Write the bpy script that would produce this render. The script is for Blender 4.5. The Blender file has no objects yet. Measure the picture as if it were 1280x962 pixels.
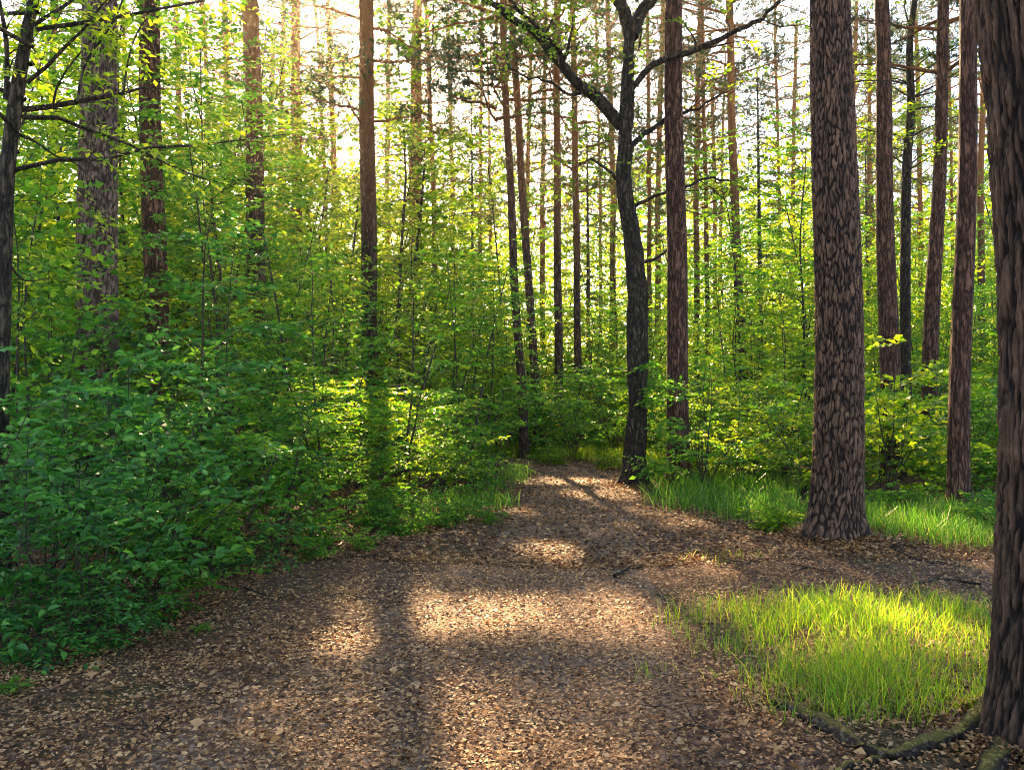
import bpy, math
import numpy as np

# ------------------------------------------------------------------ camera, sky, sun, exposure
scene = bpy.context.scene
FPX, CX, HY, CAMZ = 1108.5, 640.0, 481.0, 1.6
cam_data = bpy.data.cameras.new("camera")
cam_data.sensor_width = 36.0
cam_data.lens = FPX / 1280.0 * 36.0
cam_data.clip_start = 0.05
cam_data.clip_end = 2000.0
cam = bpy.data.objects.new("camera", cam_data)
scene.collection.objects.link(cam)
cam.location = (0, 0, CAMZ)
cam.rotation_euler = (math.radians(90), 0, 0)
scene.camera = cam

SUN_EL, SUN_AZ = math.radians(27.0), math.radians(-10.0)     # azimuth from +Y towards +X
SUND = np.array([math.sin(SUN_AZ) * math.cos(SUN_EL), math.cos(SUN_AZ) * math.cos(SUN_EL), math.sin(SUN_EL)])

world = bpy.data.worlds.new("World")
scene.world = world
world.use_nodes = True
wn = world.node_tree
wn.nodes.clear()
w_out = wn.nodes.new("ShaderNodeOutputWorld")
w_bg = wn.nodes.new("ShaderNodeBackground")
w_sky = wn.nodes.new("ShaderNodeTexSky")
w_sky.sky_type = 'NISHITA'
w_sky.sun_disc = False
w_sky.sun_elevation = SUN_EL
w_sky.sun_rotation = SUN_AZ
w_sky.dust_density = 1.2
w_sky.air_density = 1.0
w_bg.inputs[1].default_value = 0.08
wn.links.new(w_sky.outputs[0], w_bg.inputs[0])
wn.links.new(w_bg.outputs[0], w_out.inputs[0])

sun_data = bpy.data.lights.new("sun", 'SUN')
sun_data.energy = 5.0
sun_data.angle = math.radians(0.8)
sun_data.color = (1.0, 0.72, 0.38)
sun = bpy.data.objects.new("sun", sun_data)
scene.collection.objects.link(sun)
from mathutils import Vector
sun.rotation_euler = Vector(SUND).to_track_quat('Z', 'Y').to_euler()
sun.location = (-6, 40, 22)

scene.view_settings.view_transform = 'Standard'
scene.view_settings.look = 'None'
scene.view_settings.exposure = 2.9
scene.view_settings.gamma = 1.0
scene.cycles.pixel_filter_type = 'BLACKMAN_HARRIS'
scene.cycles.filter_width = 1.0
scene.cycles.max_bounces = 8
scene.cycles.diffuse_bounces = 4
scene.cycles.transmission_bounces = 6
scene.cycles.glossy_bounces = 2

col = scene.collection
TAU = 2 * math.pi

# ------------------------------------------------------------------ small helpers
def nrm(a):
    return a / np.maximum(np.linalg.norm(a, axis=-1, keepdims=True), 1e-9)

def hash2(ix, iy, seed=0):
    n = (ix.astype(np.int64) * 374761393 + iy.astype(np.int64) * 668265263 + seed * 1442695041) & 0x7fffffff
    n = ((n ^ (n >> 13)) * 1274126177) & 0x7fffffff
    n = (n ^ (n >> 16)) & 0xffffff
    return n / float(0xffffff)

def vnoise(x, y, seed=0):
    x = np.asarray(x, float); y = np.asarray(y, float)
    ix = np.floor(x); iy = np.floor(y)
    fx = x - ix; fy = y - iy
    fx = fx * fx * (3 - 2 * fx); fy = fy * fy * (3 - 2 * fy)
    a = hash2(ix, iy, seed); b = hash2(ix + 1, iy, seed)
    c = hash2(ix, iy + 1, seed); d = hash2(ix + 1, iy + 1, seed)
    return (a * (1 - fx) + b * fx) * (1 - fy) + (c * (1 - fx) + d * fx) * fy

def fbm(x, y, seed=0, octaves=4):
    s = 0; a = 0.5
    for i in range(octaves):
        s = s + a * (vnoise(np.asarray(x) * 2 ** i, np.asarray(y) * 2 ** i, seed + i * 17) - 0.5)
        a *= 0.5
    return s

def px2w(px, py, Y):
    return np.array([(px - CX) / FPX * Y, Y, CAMZ - (py - HY) / FPX * Y])

def gpx(px, py):
    Y = FPX * CAMZ / (py - HY)
    return (px - CX) / FPX * Y, Y

# edges of the bare trail: x of left and right margin for a distance y
LY = [0, 4.2, 5.1, 7.4, 9.9, 11.1, 13.2, 14.9, 17.0, 18.5]
LX = [-3.2, -3.1, -2.75, -2.65, -2.0, -0.95, -0.25, 0.05, -0.9, -3.0]
RY = [0, 6.5, 8.5, 10.5, 12.7, 15.2, 17.0, 18.5]
RX = [4.0, 4.8, 4.6, 3.2, 2.15, 2.2, 1.9, 0.6]
def trail_left(y): return np.interp(y, LY, LX)
def trail_right(y): return np.interp(y, RY, RX)

def ground_h(x, y):
    x = np.asarray(x, float); y = np.asarray(y, float)
    d = np.sqrt(x * x + y * y)
    h = fbm(x * 0.45, y * 0.45, 3, 3) * 0.16
    h = h + fbm(x * 2.1, y * 2.1, 9, 3) * 0.045
    # low bank on the left of the trail and a swelling round the big pine
    l = trail_left(y)
    h = h + 0.16 * np.clip((l - x) / 1.2, 0, 1) * np.clip((y - 4) / 4, 0, 1)
    h = h + 0.10 * np.exp(-(((x - 3.35) / 1.3) ** 2 + ((y - 8.9) / 1.1) ** 2))
    h = h - 0.05 * np.exp(-(((x - 0.6) / 1.0) ** 2)) * np.clip((16 - y) / 8, 0, 1)
    h = h + fbm(x * 0.05, y * 0.05, 5, 2) * 1.6 * np.clip((d - 30) / 60, 0, 1)
    return h

def new_mesh(name, V, quads=None, tris=None, smooth=False, attr=None):
    V = np.ascontiguousarray(np.asarray(V, np.float32).reshape(-1, 3))
    me = bpy.data.meshes.new(name)
    q = np.zeros((0, 4), np.int32) if quads is None else np.asarray(quads, np.int32).reshape(-1, 4)
    t = np.zeros((0, 3), np.int32) if tris is None else np.asarray(tris, np.int32).reshape(-1, 3)
    me.vertices.add(len(V)); me.vertices.foreach_set('co', V.ravel())
    loops = np.concatenate([q.ravel(), t.ravel()])
    starts = np.concatenate([np.arange(len(q)) * 4, len(q) * 4 + np.arange(len(t)) * 3]).astype(np.int32)
    me.loops.add(len(loops)); me.loops.foreach_set('vertex_index', loops.astype(np.int32))
    me.polygons.add(len(starts)); me.polygons.foreach_set('loop_start', starts)
    me.update(calc_edges=True)
    if smooth:
        me.polygons.foreach_set('use_smooth', np.ones(len(starts), bool))
    else:
        me.polygons.foreach_set('use_smooth', np.zeros(len(starts), bool))
    if attr is not None:
        for k, a in attr.items():
            at = me.attributes.new(k, 'FLOAT', 'POINT')
            at.data.foreach_set('value', np.asarray(a, np.float32).ravel())
    me.validate()
    return me

def obj(name, me, mat=None, parent=None, kind=None):
    if mat is not None and not me.materials:
        me.materials.append(mat)
    o = bpy.data.objects.new(name, me)
    col.objects.link(o)
    if parent is not None:
        o.parent = parent
    if kind:
        o['kind'] = kind
    return o

def thing(name, label, cat, loc, rz=0.0, scale=1.0, group=None):
    o = bpy.data.objects.new(name, None)
    o.empty_display_size = 0.2
    col.objects.link(o)
    o.location = [float(v) for v in loc]
    o.rotation_euler = (0, 0, rz)
    o.scale = (scale, scale, scale)
    o['label'] = label
    o['category'] = cat
    if group: o['group'] = group
    return o

class Geo:
    """collects tubes into one mesh"""
    def __init__(self): self.V = []; self.Q = []; self.n = 0
    def tube(self, P, R, sides=6):
        P = np.asarray(P, float); R = np.asarray(R, float)
        T = nrm(np.gradient(P, axis=0))
        ref = np.array([0.31, 0.95, 0.05]) if abs(T[0][2]) > 0.7 else np.array([0.05, 0.1, 1.0])
        A = nrm(np.cross(T, ref)); B = np.cross(T, A)
        th = np.arange(sides) / sides * TAU
        ring = P[:, None, :] + R[:, None, None] * (A[:, None, :] * np.cos(th)[None, :, None] + B[:, None, :] * np.sin(th)[None, :, None])
        n = len(P)
        idx = self.n + np.arange(n * sides).reshape(n, sides)
        a = idx[:-1]; b = idx[1:]
        q = np.stack([a, b, np.roll(b, -1, 1), np.roll(a, -1, 1)], -1).reshape(-1, 4)
        self.V.append(ring.reshape(-1, 3)); self.Q.append(q); self.n += n * sides
    def mesh(self, name, off=(0, 0, 0), smooth=True):
        return new_mesh(name, np.concatenate(self.V) - np.asarray(off), np.concatenate(self.Q), smooth=smooth)

def spline(P, n):
    """smooth resampling of a polyline (Catmull-Rom)"""
    P = np.asarray(P, float)
    E = np.vstack([2 * P[0] - P[1], P, 2 * P[-1] - P[-2]])
    t = np.linspace(0, len(P) - 1 - 1e-6, n)
    i = t.astype(int); f = (t - i)[:, None]
    p0, p1, p2, p3 = E[i], E[i + 1], E[i + 2], E[i + 3]
    return 0.5 * ((2 * p1) + (-p0 + p2) * f + (2 * p0 - 5 * p1 + 4 * p2 - p3) * f ** 2 + (-p0 + 3 * p1 - 3 * p2 + p3) * f ** 3)

# ------------------------------------------------------------------ materials
def mat_new(name):
    m = bpy.data.materials.new(name); m.use_nodes = True
    nt = m.node_tree; nt.nodes.clear()
    return m, nt, nt.nodes.new('ShaderNodeOutputMaterial')

def ramp(nt, stops, interp='LINEAR'):
    r = nt.nodes.new('ShaderNodeValToRGB')
    r.color_ramp.interpolation = interp
    e = r.color_ramp.elements
    while len(e) < len(stops): e.new(0.5)
    for i, (p, c) in enumerate(stops):
        e[i].position = p; e[i].color = (*c, 1)
    return r

def leaf_material(name, stops, trans, rough=0.45, tmix=0.5, spec=0.35):
    """stops: leaf colours spread over individual leaves; trans: colour multiplier of light passing through"""
    m, nt, out = mat_new(name)
    g = nt.nodes.new('ShaderNodeNewGeometry')
    oi = nt.nodes.new('ShaderNodeObjectInfo')
    add = nt.nodes.new('ShaderNodeMath'); add.operation = 'MULTIPLY_ADD'
    add.inputs[1].default_value = 0.76
    sc = nt.nodes.new('ShaderNodeMath'); sc.operation = 'MULTIPLY'; sc.inputs[1].default_value = 0.24
    nt.links.new(oi.outputs['Random'], sc.inputs[0])
    nt.links.new(g.outputs['Random Per Island'], add.inputs[0])
    nt.links.new(sc.outputs[0], add.inputs[2])
    r = ramp(nt, stops)
    nt.links.new(add.outputs[0], r.inputs[0])
    pb = nt.nodes.new('ShaderNodeBsdfPrincipled')
    pb.inputs['Roughness'].default_value = rough
    pb.inputs['Specular IOR Level'].default_value = spec
    nt.links.new(r.outputs[0], pb.inputs['Base Color'])
    tr = nt.nodes.new('ShaderNodeBsdfTranslucent')
    mul = nt.nodes.new('ShaderNodeMix'); mul.data_type = 'RGBA'; mul.blend_type = 'MULTIPLY'
    mul.inputs[0].default_value = 1.0
    mul.inputs[7].default_value = (*trans, 1)
    nt.links.new(r.outputs[0], mul.inputs[6])
    nt.links.new(mul.outputs[2], tr.inputs[0])
    mx = nt.nodes.new('ShaderNodeMixShader'); mx.inputs[0].default_value = tmix
    nt.links.new(pb.outputs[0], mx.inputs[1]); nt.links.new(tr.outputs[0], mx.inputs[2])
    nt.links.new(mx.outputs[0], out.inputs[0])
    return m

M = {}
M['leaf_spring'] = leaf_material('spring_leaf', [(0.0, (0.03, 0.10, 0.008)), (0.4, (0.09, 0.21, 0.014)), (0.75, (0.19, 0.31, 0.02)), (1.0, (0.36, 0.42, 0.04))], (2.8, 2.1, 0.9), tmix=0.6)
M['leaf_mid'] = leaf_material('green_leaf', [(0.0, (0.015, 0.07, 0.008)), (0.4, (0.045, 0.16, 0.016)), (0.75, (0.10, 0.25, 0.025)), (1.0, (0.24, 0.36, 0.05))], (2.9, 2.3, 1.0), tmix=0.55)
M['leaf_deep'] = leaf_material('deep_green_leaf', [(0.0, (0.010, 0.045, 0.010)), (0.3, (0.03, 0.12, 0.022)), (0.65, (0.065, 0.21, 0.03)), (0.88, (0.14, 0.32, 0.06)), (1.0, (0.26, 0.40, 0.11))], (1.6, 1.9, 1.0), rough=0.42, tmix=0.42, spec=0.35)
M['needle'] = leaf_material('pine_needle', [(0.0, (0.02, 0.05, 0.02)), (0.6, (0.05, 0.09, 0.025)), (1.0, (0.13, 0.13, 0.04))], (1.5, 1.5, 0.9), tmix=0.3)
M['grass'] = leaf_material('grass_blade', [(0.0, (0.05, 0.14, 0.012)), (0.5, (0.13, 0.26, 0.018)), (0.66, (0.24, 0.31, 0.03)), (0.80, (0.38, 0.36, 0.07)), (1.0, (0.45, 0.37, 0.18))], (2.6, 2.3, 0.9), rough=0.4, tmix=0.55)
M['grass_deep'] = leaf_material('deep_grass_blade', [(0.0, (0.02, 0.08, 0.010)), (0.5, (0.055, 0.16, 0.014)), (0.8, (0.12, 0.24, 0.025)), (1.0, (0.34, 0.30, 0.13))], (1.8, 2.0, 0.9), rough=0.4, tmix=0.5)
M['litter'] = leaf_material('dry_leaf', [(0.0, (0.035, 0.016, 0.009)), (0.25, (0.15, 0.068, 0.026)), (0.55, (0.44, 0.235, 0.095)), (0.82, (0.62, 0.385, 0.18)), (1.0, (0.70, 0.51, 0.31))], (1.1, 0.9, 0.7), rough=0.6, tmix=0.15, spec=0.3)

def bark_material(name, plate, groove, top=None, z0=0, z1=1, scale=14.0, stretch=0.22, bump=0.9, use_attr=False, moss=0.0):
    m, nt, out = mat_new(name)
    N = nt.nodes
    tc = N.new('ShaderNodeTexCoord')
    mp = N.new('ShaderNodeMapping'); mp.inputs['Scale'].default_value = (1, 1, stretch)
    nt.links.new(tc.outputs['Object'], mp.inputs[0])
    vo = N.new('ShaderNodeTexVoronoi'); vo.feature = 'DISTANCE_TO_EDGE'; vo.inputs['Scale'].default_value = scale
    no = N.new('ShaderNodeTexNoise'); no.inputs['Scale'].default_value = scale * 1.3; no.inputs['Detail'].default_value = 6
    mxv = N.new('ShaderNodeMix'); mxv.data_type = 'RGBA'; mxv.inputs[0].default_value = 0.12
    nt.links.new(mp.outputs[0], no.inputs['Vector'])
    nt.links.new(mp.outputs[0], mxv.inputs[6]); nt.links.new(no.outputs['Color'], mxv.inputs[7])
    nt.links.new(mxv.outputs[2], vo.inputs['Vector'])
    mr = N.new('ShaderNodeMapRange'); mr.inputs[1].default_value = 0.0; mr.inputs[2].default_value = 0.22
    nt.links.new(vo.outputs['Distance'], mr.inputs[0])
    n2 = N.new('ShaderNodeTexNoise'); n2.inputs['Scale'].default_value = 9; n2.inputs['Detail'].default_value = 8
    nt.links.new(tc.outputs['Object'], n2.inputs['Vector'])
    if use_attr:
        at = N.new('ShaderNodeAttribute'); at.attribute_name = 'plate'
        rc = ramp(nt, [(0.22, (0, 0, 0)), (0.85, (1, 1, 1))]); nt.links.new(at.outputs['Fac'], rc.inputs[0])
        fac = rc.outputs[0]
    else:
        fac = mr.outputs[0]
    pr = ramp(nt, [(0.25, tuple(c * 0.62 for c in plate)), (0.55, plate), (0.8, tuple(min(1, c * 1.55) for c in plate))])
    nt.links.new(n2.outputs[0], pr.inputs[0])
    cm = N.new('ShaderNodeMix'); cm.data_type = 'RGBA'
    cm.inputs[6].default_value = (*groove, 1)
    nt.links.new(fac, cm.inputs[0]); nt.links.new(pr.outputs[0], cm.inputs[7])
    mp4 = N.new('ShaderNodeMapping'); mp4.inputs['Scale'].default_value = (1, 1, 0.16)
    nt.links.new(tc.outputs['Object'], mp4.inputs[0])
    n4 = N.new('ShaderNodeTexNoise'); n4.inputs['Scale'].default_value = 52; n4.inputs['Detail'].default_value = 5; n4.inputs['Roughness'].default_value = 0.65
    nt.links.new(mp4.outputs[0], n4.inputs['Vector'])
    r4 = ramp(nt, [(0.36, (0.22, 0.20, 0.19)), (0.52, (0.9, 0.88, 0.86)), (0.68, (1.0, 1.0, 1.0))])
    nt.links.new(n4.outputs[0], r4.inputs[0])
    c4 = N.new('ShaderNodeMix'); c4.data_type = 'RGBA'; c4.blend_type = 'MULTIPLY'; c4.inputs[0].default_value = 1.0
    nt.links.new(cm.outputs[2], c4.inputs[6]); nt.links.new(r4.outputs[0], c4.inputs[7])
    colr = c4.outputs[2]
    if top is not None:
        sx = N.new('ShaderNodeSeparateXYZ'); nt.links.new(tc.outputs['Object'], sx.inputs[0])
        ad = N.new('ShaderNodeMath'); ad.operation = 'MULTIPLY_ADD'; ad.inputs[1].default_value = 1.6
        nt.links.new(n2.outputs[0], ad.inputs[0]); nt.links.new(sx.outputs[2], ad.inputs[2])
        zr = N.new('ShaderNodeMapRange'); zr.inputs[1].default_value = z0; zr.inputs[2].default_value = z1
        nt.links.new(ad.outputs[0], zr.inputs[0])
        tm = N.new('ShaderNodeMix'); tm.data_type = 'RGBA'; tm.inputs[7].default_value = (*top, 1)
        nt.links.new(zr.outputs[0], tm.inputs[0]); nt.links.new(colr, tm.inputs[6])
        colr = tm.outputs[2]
    if moss > 0:
        gm = N.new('ShaderNodeNewGeometry')
        sx2 = N.new('ShaderNodeSeparateXYZ'); nt.links.new(gm.outputs['Normal'], sx2.inputs[0])
        ad2 = N.new('ShaderNodeMath'); ad2.operation = 'MULTIPLY_ADD'; ad2.inputs[1].default_value = 0.9
        nt.links.new(n2.outputs[0], ad2.inputs[0]); nt.links.new(sx2.outputs[2], ad2.inputs[2])
        mr2 = N.new('ShaderNodeMapRange'); mr2.inputs[1].default_value = 1.15 - moss; mr2.inputs[2].default_value = 1.4 - moss
        nt.links.new(ad2.outputs[0], mr2.inputs[0])
        mm = N.new('ShaderNodeMix'); mm.data_type = 'RGBA'; mm.inputs[7].default_value = (0.20, 0.15, 0.03, 1)
        nt.links.new(mr2.outputs[0], mm.inputs[0]); nt.links.new(colr, mm.inputs[6])
        colr = mm.outputs[2]
    pb = N.new('ShaderNodeBsdfPrincipled'); pb.inputs['Roughness'].default_value = 0.82
    pb.inputs['Specular IOR Level'].default_value = 0.25
    nt.links.new(colr, pb.inputs['Base Color'])
    n3 = N.new('ShaderNodeTexNoise'); n3.inputs['Scale'].default_value = 60; n3.inputs['Detail'].default_value = 6
    nt.links.new(mp.outputs[0], n3.inputs['Vector'])
    hs = N.new('ShaderNodeMath'); hs.operation = 'MULTIPLY_ADD'; hs.inputs[1].default_value = 0.35
    nt.links.new(n3.outputs[0], hs.inputs[0])
    if use_attr: hs.inputs[2].default_value = 0.0
    else: nt.links.new(mr.outputs[0], hs.inputs[2])
    bp = N.new('ShaderNodeBump'); bp.inputs['Strength'].default_value = bump; bp.inputs['Distance'].default_value = 0.03
    nt.links.new(hs.outputs[0], bp.inputs['Height']); nt.links.new(bp.outputs[0], pb.inputs['Normal'])
    nt.links.new(pb.outputs[0], out.inputs[0])
    return m

M['bark_big'] = bark_material('pine_bark_thick', (0.20, 0.108, 0.066), (0.018, 0.008, 0.005), use_attr=True, bump=0.7)
M['bark_near'] = bark_material('pine_bark_near', (0.13, 0.070, 0.042), (0.012, 0.006, 0.004), use_attr=True, bump=0.8)
M['bark_grey'] = bark_material('pine_bark_grey', (0.26, 0.165, 0.13), (0.045, 0.024, 0.017), use_attr=True, bump=0.7)
M['bark_red'] = bark_material('pine_bark_red', (0.20, 0.092, 0.058), (0.045, 0.018, 0.011), scale=16)
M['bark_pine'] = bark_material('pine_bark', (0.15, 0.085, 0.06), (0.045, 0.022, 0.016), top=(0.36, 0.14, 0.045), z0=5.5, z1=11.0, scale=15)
M['bark_oak'] = bark_material('oak_bark', (0.095, 0.068, 0.045), (0.02, 0.016, 0.012), scale=18, stretch=0.3, moss=0.0)
M['bark_thin'] = bark_material('sapling_bark', (0.085, 0.068, 0.05), (0.05, 0.04, 0.03), scale=30, bump=0.3)
M['root'] = bark_material('mossy_root_bark', (0.13, 0.09, 0.06), (0.04, 0.025, 0.018), scale=22, stretch=1.0, moss=0.05)

# soil
m, nt, out = mat_new('forest_soil')
tc = nt.nodes.new('ShaderNodeTexCoord')
n1 = nt.nodes.new('ShaderNodeTexNoise'); n1.inputs['Scale'].default_value = 22; n1.inputs['Detail'].default_value = 10
n2 = nt.nodes.new('ShaderNodeTexNoise'); n2.inputs['Scale'].default_value = 0.8; n2.inputs['Detail'].default_value = 5
nt.links.new(tc.outputs['Object'], n1.inputs[0]); nt.links.new(tc.outputs['Object'], n2.inputs[0])
r1 = ramp(nt, [(0.3, (0.03, 0.015, 0.009)), (0.5, (0.11, 0.058, 0.034)), (0.68, (0.24, 0.14, 0.09)), (0.8, (0.4, 0.27, 0.19))])
nt.links.new(n1.outputs[0], r1.inputs[0])
gm = ramp(nt, [(0.55, (0, 0, 0)), (0.72, (1, 1, 1))]); nt.links.new(n2.outputs[0], gm.inputs[0])
mg = nt.nodes.new('ShaderNodeMix'); mg.data_type = 'RGBA'; mg.inputs[7].default_value = (0.05, 0.075, 0.018, 1)
half = nt.nodes.new('ShaderNodeMath'); half.operation = 'MULTIPLY'; half.inputs[1].default_value = 0.6
nt.links.new(gm.outputs[0], half.inputs[0]); nt.links.new(half.outputs[0], mg.inputs[0]); nt.links.new(r1.outputs[0], mg.inputs[6])
pb = nt.nodes.new('ShaderNodeBsdfPrincipled'); pb.inputs['Roughness'].default_value = 0.9; pb.inputs['Specular IOR Level'].default_value = 0.15
nt.links.new(mg.outputs[2], pb.inputs['Base Color'])
bp = nt.nodes.new('ShaderNodeBump'); bp.inputs['Strength'].default_value = 1.0; bp.inputs['Distance'].default_value = 0.02
nt.links.new(n1.outputs[0], bp.inputs['Height']); nt.links.new(bp.outputs[0], pb.inputs['Normal'])
nt.links.new(pb.outputs[0], out.inputs[0])
M['soil'] = m
m, nt, out = mat_new('trodden_path_soil')
tc = nt.nodes.new('ShaderNodeTexCoord')
n1 = nt.nodes.new('ShaderNodeTexNoise'); n1.inputs['Scale'].default_value = 30; n1.inputs['Detail'].default_value = 10
nt.links.new(tc.outputs['Object'], n1.inputs[0])
r1 = ramp(nt, [(0.3, (0.05, 0.026, 0.015)), (0.5, (0.17, 0.10, 0.06)), (0.7, (0.36, 0.23, 0.15))])
nt.links.new(n1.outputs[0], r1.inputs[0])
pb = nt.nodes.new('ShaderNodeBsdfPrincipled'); pb.inputs['Roughness'].default_value = 0.9; pb.inputs['Specular IOR Level'].default_value = 0.15
nt.links.new(r1.outputs[0], pb.inputs['Base Color'])
bp = nt.nodes.new('ShaderNodeBump'); bp.inputs['Strength'].default_value = 1.0; bp.inputs['Distance'].default_value = 0.015
nt.links.new(n1.outputs[0], bp.inputs['Height']); nt.links.new(bp.outputs[0], pb.inputs['Normal'])
nt.links.new(pb.outputs[0], out.inputs[0])
M['path'] = m

# ------------------------------------------------------------------ ground and trail
def axis(lo, mid0, mid1, hi, step, grow):
    a = list(np.arange(mid0, mid1, step))
    s = step; v = a[-1]
    while v < hi: s *= grow; v += s; a.append(v)
    s = step; v = a[0]; pre = []
    while v > lo: s *= grow; v -= s; pre.append(v)
    return np.array(pre[::-1] + a)
gx = axis(-600, -8, 8, 600, 0.12, 1.16)
gy = axis(-120, 2.0, 20, 900, 0.12, 1.16)
X, Y = np.meshgrid(gx, gy)
V = np.stack([X, Y, ground_h(X, Y)], -1)
ny, nx = X.shape
I = np.arange(nx * ny).reshape(ny, nx)
Q = np.stack([I[:-1, :-1], I[:-1, 1:], I[1:, 1:], I[1:, :-1]], -1).reshape(-1, 4)
obj('ground', new_mesh('ground', V, Q, smooth=True), M['soil'], kind='structure')

# trodden strip of the trail, a few millimetres above the ground sheet
cy_ = np.arange(1.5, 18.9, 0.12)
def trail_mid(y):
    return np.interp(y, [0, 4, 6.5, 9, 12, 14.5, 16.5, 17.8, 18.6, 19], [-0.6, -0.4, 0.15, 0.55, 0.95, 1.15, 0.95, 0.2, -1.2, -2.6])
def trail_half(y):
    return np.interp(y, [0, 5, 9, 13, 16, 19], [1.5, 1.25, 0.9, 0.8, 0.8, 0.8])
rows = []
ns = 22
for k in range(ns):
    f = k / (ns - 1) * 2 - 1
    w = trail_half(cy_) * (1 + 0.25 * fbm(cy_ * 1.3, np.full_like(cy_, k // (ns // 2)), 41, 3))
    x = trail_mid(cy_) + f * w
    rows.append(np.stack([x, cy_, ground_h(x, cy_) + 0.006 - 0.012 * abs(f) ** 6], -1))
V = np.stack(rows, 1); n0, n1_ = V.shape[:2]
I = np.arange(n0 * n1_).reshape(n0, n1_)
Q = np.stack([I[:-1, :-1], I[:-1, 1:], I[1:, 1:], I[1:, :-1]], -1).reshape(-1, 4)
obj('footpath', new_mesh('footpath', V, Q, smooth=True), M['path'], kind='structure')

# ------------------------------------------------------------------ gaps in the foliage through which the sun reaches the floor
PATCH = []   # x, y, rx, ry, lowest leaf height that is missing
def patch(px, py, rx, ry, zm=0.25):
    x, y = gpx(px, py); PATCH.append((x, y, rx, ry, zm))
patch(765, 755, 1.15, 0.7); patch(560, 770, 0.75, 0.5); patch(620, 850, 0.3, 0.2); patch(380, 900, 0.3, 0.14);  
patch(700, 603, 1.1, 0.6); patch(745, 620, 0.7, 0.3)
patch(1060, 810, 0.95, 0.6); patch(1180, 790, 0.6, 0.4); patch(1010, 850, .5, .2)
patch(650, 935, 0.5, 0.3); patch(690, 680, 0.45, 0.5); patch(450, 800, 0.3, 0.25); patch(545, 860, 0.35, 0.2); patch(860, 705, 0.5, 0.35); patch(740, 850, 0.22, 0.14); patch(650, 640, 0.5, 0.4); patch(985, 650, 0.5, 0.5)
patch(1090, 935, 0.35, 0.12); patch(890, 770, 0.3, 0.2)
PATCH.append((-1.9, 9.6, 1.3, 1.2, 1.7)); PATCH.append((-0.9, 11.0, 0.8, 1.0, 1.5))
PATCH.append((-2.7, 5.0, 0.5, 0.9, 2.1)); PATCH.append((3.4, 12.5, 0.8, 0.9, 1.6)); 
PATCH = np.array(PATCH)
def sun_cull(C):
    """True where a leaf centre would shade one of the sunlit openings"""
    t = C[:, 2] / SUND[2]
    G = C[:, :2] - SUND[:2] * t[:, None]
    inside = np.zeros(len(C), bool)
    wob = (0.55 + 1.3 * np.modf(np.abs(C[:, 0] * 91.7 + C[:, 1] * 57.3 + C[:, 2] * 33.1))[0]) + 1.1 * fbm(G[:, 0] * 2.3, G[:, 1] * 2.3, 77, 3)
    for x, y, rx, ry, zm in PATCH:
        inside |= ((((G[:, 0] - x) / rx) ** 2 + ((G[:, 1] - y) / ry) ** 2) < wob) & (C[:, 2] > zm)
    return inside

# ------------------------------------------------------------------ leaves
UP = np.array([0, 0, 1.0])
def leaves_on(P, D, L, n, size, rng, k=4, tilt=0.45, wid=0.55, down=0.15):
    P = np.asarray(P); D = nrm(np.asarray(D)); L = np.asarray(L)
    S = nrm(np.cross(D, UP) + 1e-4)
    out = []
    for j in range(n):
        t = (j + 0.7) / n
        side = 1 if j % 2 else -1
        m_ = len(P)
        pos = P + D * (L * t)[:, None] - UP * (0.18 * L * t * t)[:, None]
        f = 0.6 if j < n - 1 else 1.6
        ld = nrm(D * f + S * side * 0.85 + rng.normal(0, 0.28, (m_, 3)) - UP * down)
        nn = nrm(UP + rng.normal(0, tilt, (m_, 3)))
        rt = nrm(np.cross(ld, nn)); nn = np.cross(rt, ld)
        sz = (size * rng.uniform(0.65, 1.3, m_))[:, None]
        w = wid * 0.5 * sz
        if k == 4:
            q = [pos, pos + ld * sz * 0.42 + rt * w + nn * sz * 0.09, pos + ld * sz - nn * sz * 0.08, pos + ld * sz * 0.42 - rt * w + nn * sz * 0.09]
        else:
            q = [pos, pos + ld * sz * 0.25 + rt * w * 0.85 + nn * sz * 0.10, pos + ld * sz * 0.66 + rt * w * 0.8 + nn * sz * 0.08,
                 pos + ld * sz - nn * sz * 0.12, pos + ld * sz * 0.66 - rt * w * 0.8 + nn * sz * 0.08, pos + ld * sz * 0.25 - rt * w * 0.85 + nn * sz * 0.10]
        out.append(np.stack(q, 1))
    return np.concatenate(out)

def leaf_mesh(name, Lv):
    N, k = Lv.shape[:2]
    b = np.arange(N)[:, None] * k
    if k == 3: return new_mesh(name, Lv, tris=b + np.array([0, 1, 2]))
    if k == 4: return new_mesh(name, Lv, quads=b + np.array([0, 1, 2, 3]))
    return new_mesh(name, Lv, quads=np.concatenate([b + np.array([0, 1, 2, 3]), b + np.array([0, 3, 4, 5])]))

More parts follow.
